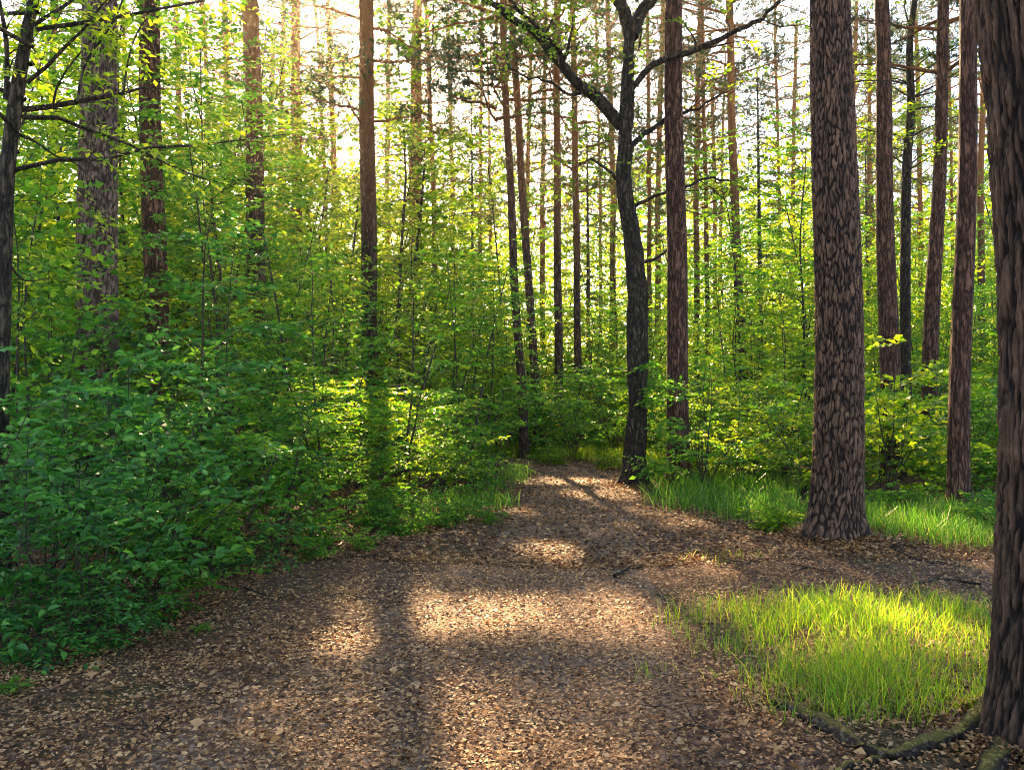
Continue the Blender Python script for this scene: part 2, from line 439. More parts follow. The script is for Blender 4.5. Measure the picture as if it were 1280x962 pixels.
class Proto:
    def __init__(self, stem, leaves, smat, lmat, name):
        self.name = name
        self.leaves = leaves
        self.smat, self.lmat = smat, lmat
        self.SV = np.concatenate(stem.V); self.SQ = np.concatenate(stem.Q)
        self.stem_me = stem.mesh(name + '_stem')
        self.leaf_me = leaf_mesh(name + '_leaves', leaves)
def thin_out(pr, c, sn, s, x, y, z):
    """branch geometry without the pieces standing in a sun opening (the main stem is kept)"""
    C = pr.SV[pr.SQ].mean(1)
    rr = np.hypot(C[:, 0], C[:, 1]); C = C * s
    W = np.stack([C[:, 0] * c - C[:, 1] * sn + x, C[:, 0] * sn + C[:, 1] * c + y, C[:, 2] + z], -1)
    return new_mesh(pr.name + '_stem', pr.SV, pr.SQ[~(sun_cull(W) & (rr > 0.25))], smooth=True)
TRIS = [0]
def place(pr, name, x, y, rz, s, label, cat, group=None, stem_name='stem', leaf_name='foliage', lmat=None, cull=True):
    z = float(ground_h(x, y)) - 0.02
    t = thing(name, label, cat, (x, y, z), rz, s, group)
    sm = pr.stem_me
    me = pr.leaf_me
    if cull:
        c, sn = math.cos(rz), math.sin(rz)
        C = pr.leaves.mean(1) * s
        W = np.stack([C[:, 0] * c - C[:, 1] * sn + x, C[:, 0] * sn + C[:, 1] * c + y, C[:, 2] + z], -1)
        k = sun_cull(W)
        if k.sum() > 0.03 * len(k):
            if (~k).sum() < 10: k[:20] = False
            me = leaf_mesh(pr.name + '_leaves', pr.leaves[~k])
            sm = thin_out(pr, c, sn, s, x, y, z)
            TRIS[0] += int((~k).sum()) * 2
    st = obj(stem_name, sm, pr.smat, t)
    if sm is not pr.stem_me: st['kind'] = 'stuff'
    o = bpy.data.objects.new(leaf_name, me); col.objects.link(o); o.parent = t; o['kind'] = 'stuff'
    mt = lmat or pr.lmat
    if not me.materials: me.materials.append(mt)
    elif me.materials[0] is not mt:
        o.material_slots[0].link = 'OBJECT'; o.material_slots[0].material = mt
    return t

def arc(p0, d0, L, n, rng, droop=0.0, wob=0.12):
    P = [np.array(p0, float)]; d = nrm(np.array(d0, float))
    for i in range(n - 1):
        d = nrm(d + rng.normal(0, wob, 3) - UP * droop)
        P.append(P[-1] + d * L / (n - 1))
    return np.array(P)

def woody(seed, h, stems, spread, lsize, per_twig=8, k=4, first=0.15, br_per_m=6.0, twig=0.26, up=0.45, lean=0.12, rad=0.010, tilt=0.45, wid=0.55, twig_gap=0.13):
    rng = np.random.default_rng(seed)
    g = Geo(); TP, TD, TL = [], [], []
    for s in range(stems):
        az = rng.uniform(0, TAU)
        ln = lean * rng.uniform(0.3, 1.5)
        hh = h * rng.uniform(0.7, 1.0)
        r0 = rad * hh * rng.uniform(0.7, 1.1)
        P = arc((rng.normal(0, 0.04), rng.normal(0, 0.04), 0), (math.cos(az) * ln, math.sin(az) * ln, 1), hh, 9, rng, 0.0, 0.07)
        R = np.linspace(r0, r0 * 0.2, 9)
        g.tube(P, R, 6)
        nb = max(4, int(hh * br_per_m))
        for b in range(nb):
            t = first + (1 - first) * (b + rng.uniform(0, 1)) / nb
            f = t * 8; i = min(int(f), 7); p = P[i] + (P[i + 1] - P[i]) * (f - i)
            a = b * 2.4 + rng.uniform(-0.6, 0.6)
            bl = spread * (0.25 + 0.75 * (1 - t) ** 0.7) * rng.uniform(0.55, 1.15)
            el = up * rng.uniform(0.4, 1.5) + 0.3 * t
            B = arc(p, (math.cos(a), math.sin(a), el), bl, 6, rng, 0.07, 0.10)
            br = max(0.003, r0 * 0.35 * (1 - t * 0.6))
            g.tube(B, np.linspace(br, 0.0015, 6), 3)
            nt_ = max(3, int(bl / twig_gap))
            for q in range(nt_):
                u = 0.18 + 0.82 * (q + 1) / nt_
                ff = u * 5; ii = min(int(ff), 4); tp = B[ii] + (B[ii + 1] - B[ii]) * (ff - ii)
                td = nrm(B[ii + 1] - B[ii])
                hz = nrm(np.cross(td, UP)) * (1 if q % 2 else -1)
                d = nrm(td + hz * rng.uniform(0.5, 1.2) + rng.normal(0, 0.22, 3)) if q < nt_ - 1 else td
                TP.append(tp); TD.append(d); TL.append(twig * rng.uniform(0.6, 1.3))
    TP, TD, TL = map(np.array, (TP, TD, TL))
    for i in range(0, len(TP), 2):
        g.tube(np.array([TP[i], TP[i] + TD[i] * TL[i] * 0.5 - UP * 0.02, TP[i] + TD[i] * TL[i] * 0.95 - UP * 0.15 * TL[i]]), [0.0022, 0.0016, 0.0008], 3)
    Lv = leaves_on(TP, TD, TL, per_twig, lsize, rng, k, tilt, wid)
    return g, Lv

# prototypes
P_ = {}
def mk(name, smat, lmat, **kw):
    g, Lv = woody(**kw)
    P_[name] = Proto(g, Lv, smat, lmat, name)
T_ = M['bark_thin']
for i in range(3):
    mk('near_bush%d' % i, T_, M['leaf_deep'], seed=11 + i, h=1.5, stems=8, spread=0.75, lsize=0.062, per_twig=9, k=6, first=0.08, br_per_m=5.0, twig=0.24, up=0.35, lean=0.55, rad=0.007)
for i in range(2):
    mk('low_bush%d' % i, T_, M['leaf_deep'], seed=31 + i, h=0.75, stems=10, spread=0.42, lsize=0.050, per_twig=9, k=6, first=0.05, br_per_m=8.0, twig=0.18, up=0.25, lean=0.9, rad=0.006, twig_gap=0.11)
for i in range(3):
    mk('bush%d' % i, T_, M['leaf_mid'], seed=51 + i, h=1.9, stems=7, spread=0.9, lsize=0.088, per_twig=8, k=4, first=0.06, br_per_m=4.5, twig=0.28, up=0.35, lean=0.5, rad=0.007)
for i in range(4):
    mk('sapling%d' % i, T_, M['leaf_spring'], seed=71 + i, h=4.4, stems=2, spread=1.35, lsize=0.098, per_twig=8, k=4, first=0.10, br_per_m=6.5, twig=0.30, up=0.4, lean=0.14, rad=0.006, twig_gap=0.15)
for i in range(4):
    mk('tall_sapling%d' % i, T_, M['leaf_spring'], seed=91 + i, h=7.5, stems=1, spread=2.1, lsize=0.112, per_twig=8, k=4, first=0.12, br_per_m=7.5, twig=0.36, up=0.45, lean=0.12, rad=0.0065, twig_gap=0.17)
mk('bush2', T_, M['leaf_mid'], seed=153, h=1.9, stems=7, spread=0.9, lsize=0.098, per_twig=6, k=4, first=0.06, br_per_m=4.5, twig=0.30, up=0.35, lean=0.5, rad=0.007, wid=0.85, tilt=0.6)
mk('sapling3', T_, M['leaf_spring'], seed=174, h=4.4, stems=3, spread=1.2, lsize=0.100, per_twig=6, k=4, first=0.14, br_per_m=5.5, twig=0.32, up=0.8, lean=0.25, rad=0.006, twig_gap=0.16, wid=0.8, tilt=0.7)
mk('near_bush2', T_, M['leaf_deep'], seed=113, h=1.5, stems=9, spread=0.7, lsize=0.066, per_twig=8, k=6, first=0.1, br_per_m=4.5, twig=0.26, up=0.7, lean=0.5, rad=0.007, wid=0.72, tilt=0.65)
for i in range(2):
    mk('herb%d' % i, T_, M['leaf_mid'], seed=111 + i, h=0.35, stems=9, spread=0.16, lsize=0.05, per_twig=6, k=4, first=0.1, br_per_m=16, twig=0.10, up=0.4, lean=0.8, rad=0.005, twig_gap=0.08)

# pine crown: whorled limbs with needle tufts
def pine_crown(seed, z0, z1, spread, n_limbs, dens=1.0, bw=0.016, blen=0.13):
    rng = np.random.default_rng(seed)
    g = Geo(); TP, TD = [], []
    for b in range(n_limbs):
        t = ((b + rng.uniform(0, 1)) / n_limbs)
        z = z0 + (z1 - z0) * t
        a = b * 2.4 + rng.uniform(-0.5, 0.5)
        bl = spread * (0.45 + 0.55 * math.sin(math.pi * min(1, 0.25 + t * 0.8))) * rng.uniform(0.5, 1.15)
        B = arc((0, 0, z), (math.cos(a), math.sin(a), rng.uniform(-0.1, 0.5)), bl, 8, rng, -0.01, 0.14)
        g.tube(B, np.linspace(0.045, 0.006, 8), 4)
        for q in range(int(9 * dens)):
            u = 0.35 + 0.65 * (q + 1) / (9 * dens)
            ff = u * 7; ii = min(int(ff), 6); p = B[ii] + (B[ii + 1] - B[ii]) * (ff - ii)
            td = nrm(B[ii + 1] - B[ii])
            d = nrm(td * 0.6 + nrm(np.cross(td, UP)) * (1 if q % 2 else -1) * rng.uniform(0.3, 1.1) + UP * 0.2 + rng.normal(0, 0.2, 3))
            tl = rng.uniform(0.35, 0.8)
            g.tube(np.array([p, p + d * tl * 0.5, p + d * tl]), [0.008, 0.006, 0.003], 3)
            for w in range(4):
                TP.append(p + d * tl * (0.3 + 0.7 * w / 3) + rng.normal(0, 0.05, 3)); TD.append(d)
    TP = np.array(TP); TD = np.array(TD)
    nb = 12
    P = np.repeat(TP, nb, 0); D = nrm(np.repeat(TD, nb, 0) * 0.5 + rng.normal(0, 0.75, (len(P), 3)) + UP * 0.15)
    S = nrm(np.cross(D, rng.normal(0, 1, D.shape)))
    L = blen * rng.uniform(0.7, 1.3, (len(P), 1))
    Lv = np.stack([P - S * bw * 0.5, P + S * bw * 0.5, P + D * L], 1)
    return g, Lv
CROWN = []
for i in range(3):
    g, Lv = pine_crown(200 + i, [10.0, 7.5, 9.0][i], 21.0, 3.1, 50, 1.35, 0.021, 0.14)
    CROWN.append(Proto(g, Lv, M['bark_pine'], M['needle'], 'pine_crown%d' % i))
def spruce_crown(seed, h, spread, n_limbs):
    rng = np.random.default_rng(seed)
    g = Geo(); TP, TD = [], []
    for b in range(n_limbs):
        t = (b + rng.uniform(0, 1)) / n_limbs
        z = h * (0.12 + 0.87 * t); a = b * 2.4 + rng.uniform(-.4, .4)
        bl = spread * (1 - t) ** 0.8 * rng.uniform(0.7, 1.1) + 0.15
        B = arc((0, 0, z), (math.cos(a), math.sin(a), 0.05), bl, 6, rng, 0.06, 0.06)
        g.tube(B, np.linspace(0.02, 0.004, 6), 3)
        n = max(4, int(bl / 0.12))
        for q in range(n):
            u = 0.15 + 0.85 * (q + 1) / n
            ff = u * 5; ii = min(int(ff), 4); p = B[ii] + (B[ii + 1] - B[ii]) * (ff - ii)
            td = nrm(B[ii + 1] - B[ii])
            d = nrm(td * 0.7 + nrm(np.cross(td, UP)) * (1 if q % 2 else -1) - UP * 0.25)
            tl = rng.uniform(0.15, 0.4) * (1.2 - u * 0.5)
            for w in range(3):
                TP.append(p + d * tl * w / 2); TD.append(d)
    TP = np.array(TP); TD = np.array(TD); nb = 8
    P = np.repeat(TP, nb, 0); D = nrm(np.repeat(TD, nb, 0) * 0.9 + rng.normal(0, 0.5, (len(P), 3)))
    S = nrm(np.cross(D, rng.normal(0, 1, D.shape)))
    L = 0.11 * rng.uniform(0.7, 1.3, (len(P), 1))
    return g, np.stack([P - S * 0.009, P + S * 0.009, P + D * L], 1)

# ------------------------------------------------------------------ trunks
def plates(u, z, circ, pw, ph, seed):
    """worley cells wrapped round the trunk -> (groove 0..1, per-plate random)"""
    NC = max(5, int(round(circ / pw)))
    k_ = NC / 6.0
    uu = u * NC + 1.5 * fbm(np.cos(u * TAU) * k_ + 0.31 * z / ph, np.sin(u * TAU) * k_ + z / ph * 1.1, seed, 4)
    vv = z / ph + 2.2 * fbm(np.cos(u * TAU) * k_ * 0.7 + 7, np.sin(u * TAU) * k_ * 0.7 + z / ph * 0.6, seed + 3, 4)
    iu = np.floor(uu); iv = np.floor(vv)
    F1 = np.full(uu.shape, 9.0); F2 = F1.copy(); RID = F1 * 0
    for du in (-1, 0, 1):
        for dv in (-1, 0, 1):
            cu = iu + du; cv = iv + dv; cw = np.mod(cu, NC)
            px_ = cu + 0.02 + 0.96 * hash2(cw, cv, seed); py_ = cv + 0.02 + 0.96 * hash2(cw, cv, seed + 5)
            d = np.sqrt((uu - px_) ** 2 + (vv - py_) ** 2)
            rid = hash2(cw, cv, seed + 9)
            closer = d < F1
            F2 = np.where(closer, F1, np.minimum(F2, d))
            RID = np.where(closer, rid, RID)
            F1 = np.where(closer, d, F1)
    return np.clip((F2 - F1) / 0.5, 0, 1), RID

def trunk(spec, Yd, extra_top, name, mat, parent, off, nu=12, dz=0.35, dz_top=1.0, ztop_dense=99, bark=None, flare=0.35, flare_h=0.28, lobes=None, seed=1):
    """spec: (px, py, width px) from top to base, at distance Yd; extra_top: height of the tree top"""
    pts = np.array([[*px2w(p, q, Yd), w / FPX * Yd / 2] for p, q, w in spec])
    pts = pts[np.argsort(pts[:, 2])]
    if Yd > 28: pts[-1, 0] += 0.25 * math.sin(seed * 5.1) * Yd / 30; pts[:, 3] *= 1 + 0.25 * math.sin(seed * 3.7)
    zb = float(ground_h(pts[0, 0], pts[0, 1]))
    if extra_top:
        n_ = len(pts)
        sl = (pts[-1, :2] - pts[max(0, n_ - 3), :2]) / max(1e-3, (pts[-1, 2] - pts[max(0, n_ - 3), 2]))
        H = extra_top
        top = np.array([*(pts[-1, :2] + sl * 0.5 * (H - pts[-1, 2])), H, pts[-1, 3] * 0.25])
        pts = np.vstack([pts, top])
    z_lo = zb - 0.15
    zs = np.concatenate([np.arange(z_lo, min(ztop_dense, pts[-1, 2]), dz), np.arange(min(ztop_dense, pts[-1, 2]), pts[-1, 2] + 0.01, dz_top)])
    zs = np.unique(zs)
    cx = np.interp(zs, pts[:, 2], pts[:, 0]); r = np.interp(zs, pts[:, 2], pts[:, 3])
    k = 5 if len(zs) > 100 else 1
    if k > 1:
        pad = np.pad(cx, (20, 20), 'edge'); cx = np.convolve(pad, np.ones(41) / 41, 'valid')
    cyv = np.full_like(cx, Yd) + 0.05 * np.sin(zs * 0.6 + seed)
    cx = cx + 0.012 * np.sin(zs * 1.3 + seed * 2)
    th = np.arange(nu) / nu * TAU
    TH, Z = np.meshgrid(th, zs)
    Rr = np.repeat(r[:, None], nu, 1)
    h = np.clip(Z - zb, 0, None)
    lob = 1.0
    if lobes:
        lob = 0.55
        for (a, w, amp) in lobes:
            dd = np.angle(np.exp(1j * (TH - a))); lob = lob + amp * np.exp(-(dd / w) ** 2)
    Rr = Rr * (1 + flare * np.exp(-h / flare_h) * lob)
    Rr = Rr * (1 + 0.08 * fbm(np.cos(TH) * 1.2 + seed, Z * 0.8 + np.sin(TH), seed, 3))
    attr = None
    if name == 'oak_trunk':
        w_ = 0.16 * fbm(zs * 0.9, zs * 0, 31, 3); Rr = Rr * (0.70 + 0.45 * fbm(np.cos(TH) * 1.5 + Z * 1.3, np.sin(TH) * 1.5 + Z * 2.2, 19, 3)); cx = cx + w_ * np.clip((zs - 0.4), 0, 1)
    if bark:
        pw, ph, depth = bark
        C_ = TAU * np.median(r)
        gv, rid = plates(TH / TAU, Z, C_, pw, ph, seed)
        g2, rid2 = plates(TH / TAU, Z, C_, pw * 0.42, ph * 0.38, seed + 50)
        fine = fbm(TH / TAU * C_ * 70, Z * 22, seed + 2, 4)
        fin2 = fbm(TH / TAU * C_ * 38, Z * 5.5, seed + 12, 4)
        edge = np.clip(gv * 1.5 + 0.9 * fine, 0, 1)
        Rr = Rr + depth * ((edge - 1) + 0.5 * (rid - 0.5) * edge + 0.30 * (g2 - 0.6) * edge + 0.7 * fine + 0.5 * fin2)
        attr = {'plate': np.clip(edge * (0.40 + 0.5 * rid + 0.35 * rid2 * g2) + 0.35 * fine, 0, 1)}
    V = np.stack([cx[:, None] + Rr * np.cos(TH), cyv[:, None] + Rr * np.sin(TH), Z], -1)
    n0, n1_ = V.shape[:2]
    I = np.arange(n0 * n1_).reshape(n0, n1_)
    a, b = I[:-1], I[1:]
    Q = np.stack([a, np.roll(a, -1, 1), np.roll(b, -1, 1), b], -1).reshape(-1, 4)
    me = new_mesh(name, V.reshape(-1, 3) - off, Q, smooth=True, attr=attr)
    return obj('trunk', me, mat, parent), pts

def branch_pts(spec, Y0, dY=0.0, n=14):
    P = []
    for i, (a, b) in enumerate(spec):
        P.append(px2w(a, b, Y0 + dY * i / (len(spec) - 1)))
    return spline(P, n)

def stubs(parent, cxf, Yd, off, zs, rng, mat, L=0.6, r=0.012):
    for z in zs:
        g = Geo()
        a = rng.uniform(0, TAU)
        B = arc((cxf(z), Yd, z), (math.cos(a), math.sin(a), rng.uniform(-0.2, 0.35)), L * rng.uniform(0.5, 1.6), 6, rng, 0.02, 0.18)
        g.tube(B, np.linspace(r, r * 0.2, 6), 4)
        if rng.random() < 0.7:
            C = arc(B[3], B[4] - B[3] + rng.normal(0, 0.12, 3), L * 0.5, 4, rng, 0.0, 0.2)
            g.tube(C, np.linspace(r * 0.5, r * 0.15, 4), 3)
        obj('dead_branch', g.mesh('dead_branch', off), mat, parent)

def pine(spec, Yd, H, label, mat='bark_pine', group=None, nu=12, dz=0.4, nst=3, crown=True, stub_z=(3, 9), seed=1, crown_z=None, **kw):
    rng = np.random.default_rng(seed * 7 + 5)
    base = spec[-1]
    x = (base[0] - CX) / FPX * Yd
    off = np.array([x, Yd, float(ground_h(x, Yd))])
    t = thing('pine_tree', label, 'tree', off, group=group)
    _, pts = trunk(spec, Yd, H, 'pine_trunk', M[mat], t, off, nu=nu, dz=dz, seed=seed, **kw)
    cxf = lambda z: float(np.interp(z, pts[:, 2], pts[:, 0]))
    if nst:
        stubs(t, cxf, Yd, off, rng.uniform(*stub_z, nst), rng, M['bark_thin'], L=0.8 * max(0.6, Yd / 25), r=0.010 * max(1, Yd / 18))
    if crown:
        pr = CROWN[seed % 3]; s = H / 21.5
        xt = cxf(H * 0.75)
        me = pr.leaf_me
        rz = rng.uniform(0, TAU); c, sn = math.cos(rz), math.sin(rz)
        C = pr.leaves.mean(1) * s
        W = np.stack([C[:, 0] * c - C[:, 1] * sn + xt, C[:, 0] * sn + C[:, 1] * c + Yd, C[:, 2] + off[2]], -1)
        k = sun_cull(W)
        if k.sum() > 0.03 * len(k): me = leaf_mesh(pr.name, pr.leaves[~k]); me.materials.append(M['needle']); TRIS[0] += int((~k).sum()); sm = thin_out(pr, c, sn, s, xt, Yd, off[2])
        else: sm = pr.stem_me
        lb = obj('limbs', sm, M['bark_pine'], t, kind='stuff')
        cr = obj('crown', me, M['needle'], t, kind='stuff')
        for o in (lb, cr):
            o.location = (xt - x, 0, 0); o.rotation_euler = (0, 0, rz); o.scale = (s, s, s)
    return t

# --- the big pine right of centre
pine([(1036, -10, 48), (1040, 120, 52), (1045, 300, 56), (1046, 450, 58), (1045, 600, 62), (1042, 684, 64)], 8.85, 17,
     'thick pine with plated reddish brown bark and flared base, standing alone right of the trail', 'bark_big',
     nu=250, dz=0.014, ztop_dense=5.9, bark=(0.040, 0.15, 0.016), flare=0.42, flare_h=0.16,
     lobes=[(3.5, 0.5, 0.9), (4.6, 0.45, 0.7), (5.7, 0.5, 0.9), (0.4, 0.5, 0.5), (2.2, 0.5, 0.4)], nst=3, stub_z=(4.4, 7), seed=3)
# --- the dark pine on the right margin
TRN = pine([(1302, -10, 150), (1311, 100, 142), (1318, 250, 135), (1323, 420, 132), (1322, 600, 134), (1317, 800, 144), (1314, 930, 150)], 3.95, 15,
     'massive dark pine trunk cut by the right edge of the picture with deeply furrowed bark', 'bark_near',
     nu=320, dz=0.011, ztop_dense=3.6, bark=(0.038, 0.36, 0.022), flare=0.22, flare_h=0.22,
     lobes=[(3.3, 0.5, 1.0), (4.4, 0.4, 0.7), (5.4, 0.5, 0.7)], nst=2, stub_z=(2.9, 4.5), seed=5, crown=False)
# --- the grey pine behind the left bushes
pine([(128, -10, 40), (125, 90, 42), (121, 250, 47), (120, 400, 50), (119, 640, 56)], 11.3, 19,
     'broad pale grey barked pine standing behind the tallest bushes at the left', 'bark_grey',
     nu=130, dz=0.03, ztop_dense=7.2, bark=(0.055, 0.13, 0.018), nst=2, seed=7)
pine([(186, -10, 24), (190, 150, 26), (194, 300, 28), (197, 450, 29), (200, 606, 32)], 13.6, 20,
     'straight dark red pine just right of the pale grey one at the left', 'bark_red', nu=20, dz=0.15, nst=4, seed=8)
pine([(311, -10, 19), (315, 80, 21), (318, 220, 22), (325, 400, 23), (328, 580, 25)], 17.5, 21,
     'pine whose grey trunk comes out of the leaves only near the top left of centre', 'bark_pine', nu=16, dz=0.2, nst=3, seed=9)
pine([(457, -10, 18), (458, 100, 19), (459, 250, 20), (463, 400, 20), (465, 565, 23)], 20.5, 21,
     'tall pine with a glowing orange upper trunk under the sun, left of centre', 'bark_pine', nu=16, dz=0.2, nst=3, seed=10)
pine([(841, -10, 21), (844, 150, 23), (846, 300, 25), (847, 450, 26), (848, 605, 29)], 14.0, 20,
     'straight reddish brown pine immediately right of the forked oak at the trail bend', 'bark_red', nu=28, dz=0.12, flare=0.3, nst=5, stub_z=(2.5, 8), seed=11)
pine([(1100, -10, 17), (1106, 200, 20), (1112, 400, 24), (1116, 600, 27)], 15.5, 20,
     'slim dark pine next right of the thick plated pine', 'bark_red', nu=20, dz=0.15, nst=5, stub_z=(4, 9), seed=12)
pine([(1179, -10, 13), (1176, 150, 15), (1169, 350, 18), (1158, 605, 21)], 16.0, 20,
     'slender pine leaning slightly right towards its top, between two straight dark pines', 'bark_red', nu=16, dz=0.15, nst=4, stub_z=(4, 9), seed=13)
pine([(1209, -10, 19), (1207, 200, 22), (1203, 400, 24), (1201, 652, 27)], 10.6, 18,
     'straight reddish pine nearest on the left to the massive trunk at the right edge', 'bark_red', nu=28, dz=0.1, nst=4, stub_z=(3, 6), seed=14)
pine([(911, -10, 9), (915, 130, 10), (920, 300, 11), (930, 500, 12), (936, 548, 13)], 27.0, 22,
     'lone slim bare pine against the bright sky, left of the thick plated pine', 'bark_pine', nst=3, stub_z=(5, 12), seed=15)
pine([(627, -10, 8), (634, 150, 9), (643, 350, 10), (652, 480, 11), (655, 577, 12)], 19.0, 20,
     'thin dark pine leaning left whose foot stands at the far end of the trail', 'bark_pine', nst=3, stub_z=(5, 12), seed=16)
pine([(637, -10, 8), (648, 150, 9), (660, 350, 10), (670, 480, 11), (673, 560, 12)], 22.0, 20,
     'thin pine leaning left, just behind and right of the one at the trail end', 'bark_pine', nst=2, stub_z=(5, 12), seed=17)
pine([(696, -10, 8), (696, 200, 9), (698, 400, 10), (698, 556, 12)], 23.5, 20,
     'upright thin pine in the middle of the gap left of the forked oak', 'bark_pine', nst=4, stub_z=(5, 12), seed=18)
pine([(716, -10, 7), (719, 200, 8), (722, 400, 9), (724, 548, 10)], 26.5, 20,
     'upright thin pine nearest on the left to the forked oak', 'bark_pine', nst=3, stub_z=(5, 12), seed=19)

# --- thin far pines counted between landmark trunks
LANDMARKS = [(-400, 'left picture edge'), (120, 'grey pine'), (195, 'dark red pine'), (318, 'leaf hidden pine'),
             (459, 'orange lit pine'), (645, 'leaning thin pines'), (697, 'central gap pine'), (785, 'forked oak'), (846, 'pine beside oak'), (920, 'lone slim pine'),
             (1045, 'thick plated pine'), (1108, 'slim dark pine'), (1170, 'slender leaning pine'), (1205, 'straight right pine'), (1310, 'massive edge trunk'), (1700, 'right picture edge')]
ORD = ['first', 'second', 'third', 'fourth', 'fifth', 'sixth', 'seventh', 'eighth', 'ninth', 'tenth', 'eleventh', 'twelfth', 'thirteenth', 'fourteenth', 'fifteenth', 'sixteenth', 'seventeenth', 'eighteenth', 'nineteenth', 'twentieth', 'twenty first', 'twenty second', 'twenty third', 'twenty fourth', 'twenty fifth']
ORD += ['rightmost'] * 40
def interval(px):
    for i in range(len(LANDMARKS) - 1):
        if LANDMARKS[i][0] <= px < LANDMARKS[i + 1][0]: return i
    return 0 if px < 0 else len(LANDMARKS) - 2
FAR = [(262, 268, 7, 38), (283, 286, 9, 33), (335, 338, 6, 45), (347, 353, 8, 37), (372, 370, 11, 29), (403, 412, 6, 42), (414, 424, 7, 36), (481, 486, 6, 44),
       (510, 517, 8, 38), (522, 520, 9, 33), (540, 545, 8, 35), (566, 566, 5, 50), (600, 600, 5, 45), (656, 662, 6, 42), (678, 678, 5, 44), (750, 751, 5, 48), (768, 765, 6, 40), (810, 813, 6, 36),
       (821, 823, 7, 41), (868, 872, 6, 34), (880, 885, 7, 31), (895, 893, 4, 52), (972, 976, 5, 45), (990, 991, 5, 50), (1062, 1066, 6, 44), (1087, 1085, 6, 46), (1152, 1150, 5, 46), (1227, 1226, 7, 30), (1190, 1191, 5, 42), (225, 228, 6, 40), (150, 155, 7, 36), (60, 66, 8, 32)]
FAR.sort()
cnt = {}
for f in FAR:
    cnt.setdefault(interval(f[1]), []).append(f)
si = 40
for i, lst in cnt.items():
    for q, (xt, xb, w, Yd) in enumerate(lst):
        si += 1
        a, b = LANDMARKS[i][1], LANDMARKS[i + 1][1]
        lab = ('only thin distant pine between %s and %s' % (a, b)) if len(lst) == 1 else ('thin distant pine, %s from left between %s and %s' % (ORD[q], a, b))
        yb = HY + FPX * CAMZ / Yd
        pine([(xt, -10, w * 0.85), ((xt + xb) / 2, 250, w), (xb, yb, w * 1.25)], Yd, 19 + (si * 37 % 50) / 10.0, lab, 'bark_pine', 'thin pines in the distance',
             nu=8, dz=1.0, nst=3, stub_z=(5, 13), seed=si)

# --- farthest pines: shared meshes
rng = np.random.default_rng(4)
far_g = []
for i in range(3):
    g = Geo(); H = 21
    P = arc((0, 0, -0.2), (rng.normal(0, 0.045), rng.normal(0, 0.03), 1), H, 12, rng, 0, 0.012)
    g.tube(P, np.linspace(0.17, 0.04, 12), 7); far_g.append(g.mesh('far_pine_trunk'))
far_pos = sorted((rng.uniform(-150, 1430), rng.uniform(48, 105), rng.uniform(0.85, 1.15)) for k in range(34))
seen = {}
for k, (px, Yd, s) in enumerate(far_pos):
    i = interval(px); x = (px - CX) / FPX * Yd
    q = seen.get(i, 0); seen[i] = q + 1
    one = sum(1 for f in far_pos if interval(f[0]) == i) == 1
    a, b = LANDMARKS[i][1], LANDMARKS[i + 1][1]
    t = thing('pine_tree', 'hairline farthest pine between %s and %s' % (a, b) + ('' if one else ', %s from left' % ORD[q]), 'tree',
              (x, Yd, float(ground_h(x, Yd))), rng.uniform(0, TAU), s, 'farthest pines')
    obj('trunk', far_g[k % 3], M['bark_pine'], t)
    obj('limbs', CROWN[k % 3].stem_me, M['bark_pine'], t, kind='stuff')
    obj('crown', CROWN[k % 3].leaf_me, M['needle'], t, kind='stuff')

# --- young spruces
for (px, Yd, h, lab) in [(950, 30, 12.5, 'dark drooping spruce between the lone slim pine and the thick plated pine'),
                         (590, 36, 13, 'spruce with dark layered boughs left of the leaning thin pines'),
                         (735, 34, 12, 'spruce filling the gap between the upright thin pine and the forked oak'),
                         (1085, 38, 12, 'spruce showing between the thick plated pine and the slim dark pine')]:
    g, Lv = spruce_crown(int(px), h, 2.3, 70)
    x = (px - CX) / FPX * Yd
    t = thing('spruce_tree', lab, 'tree', (x, Yd, float(ground_h(x, Yd))))
    tg = Geo(); tg.tube(arc((0, 0, -0.1), (0.01, 0, 1), h, 8, np.random.default_rng(1), 0, 0.01), np.linspace(0.12, 0.02, 8), 8)
    obj('trunk', tg.mesh('spruce_trunk'), M['bark_thin'], t)
    obj('limbs', g.mesh('spruce_limbs'), M['bark_thin'], t, kind='stuff')
    obj('crown', leaf_mesh('spruce_crown', Lv), M['needle'], t, kind='stuff')

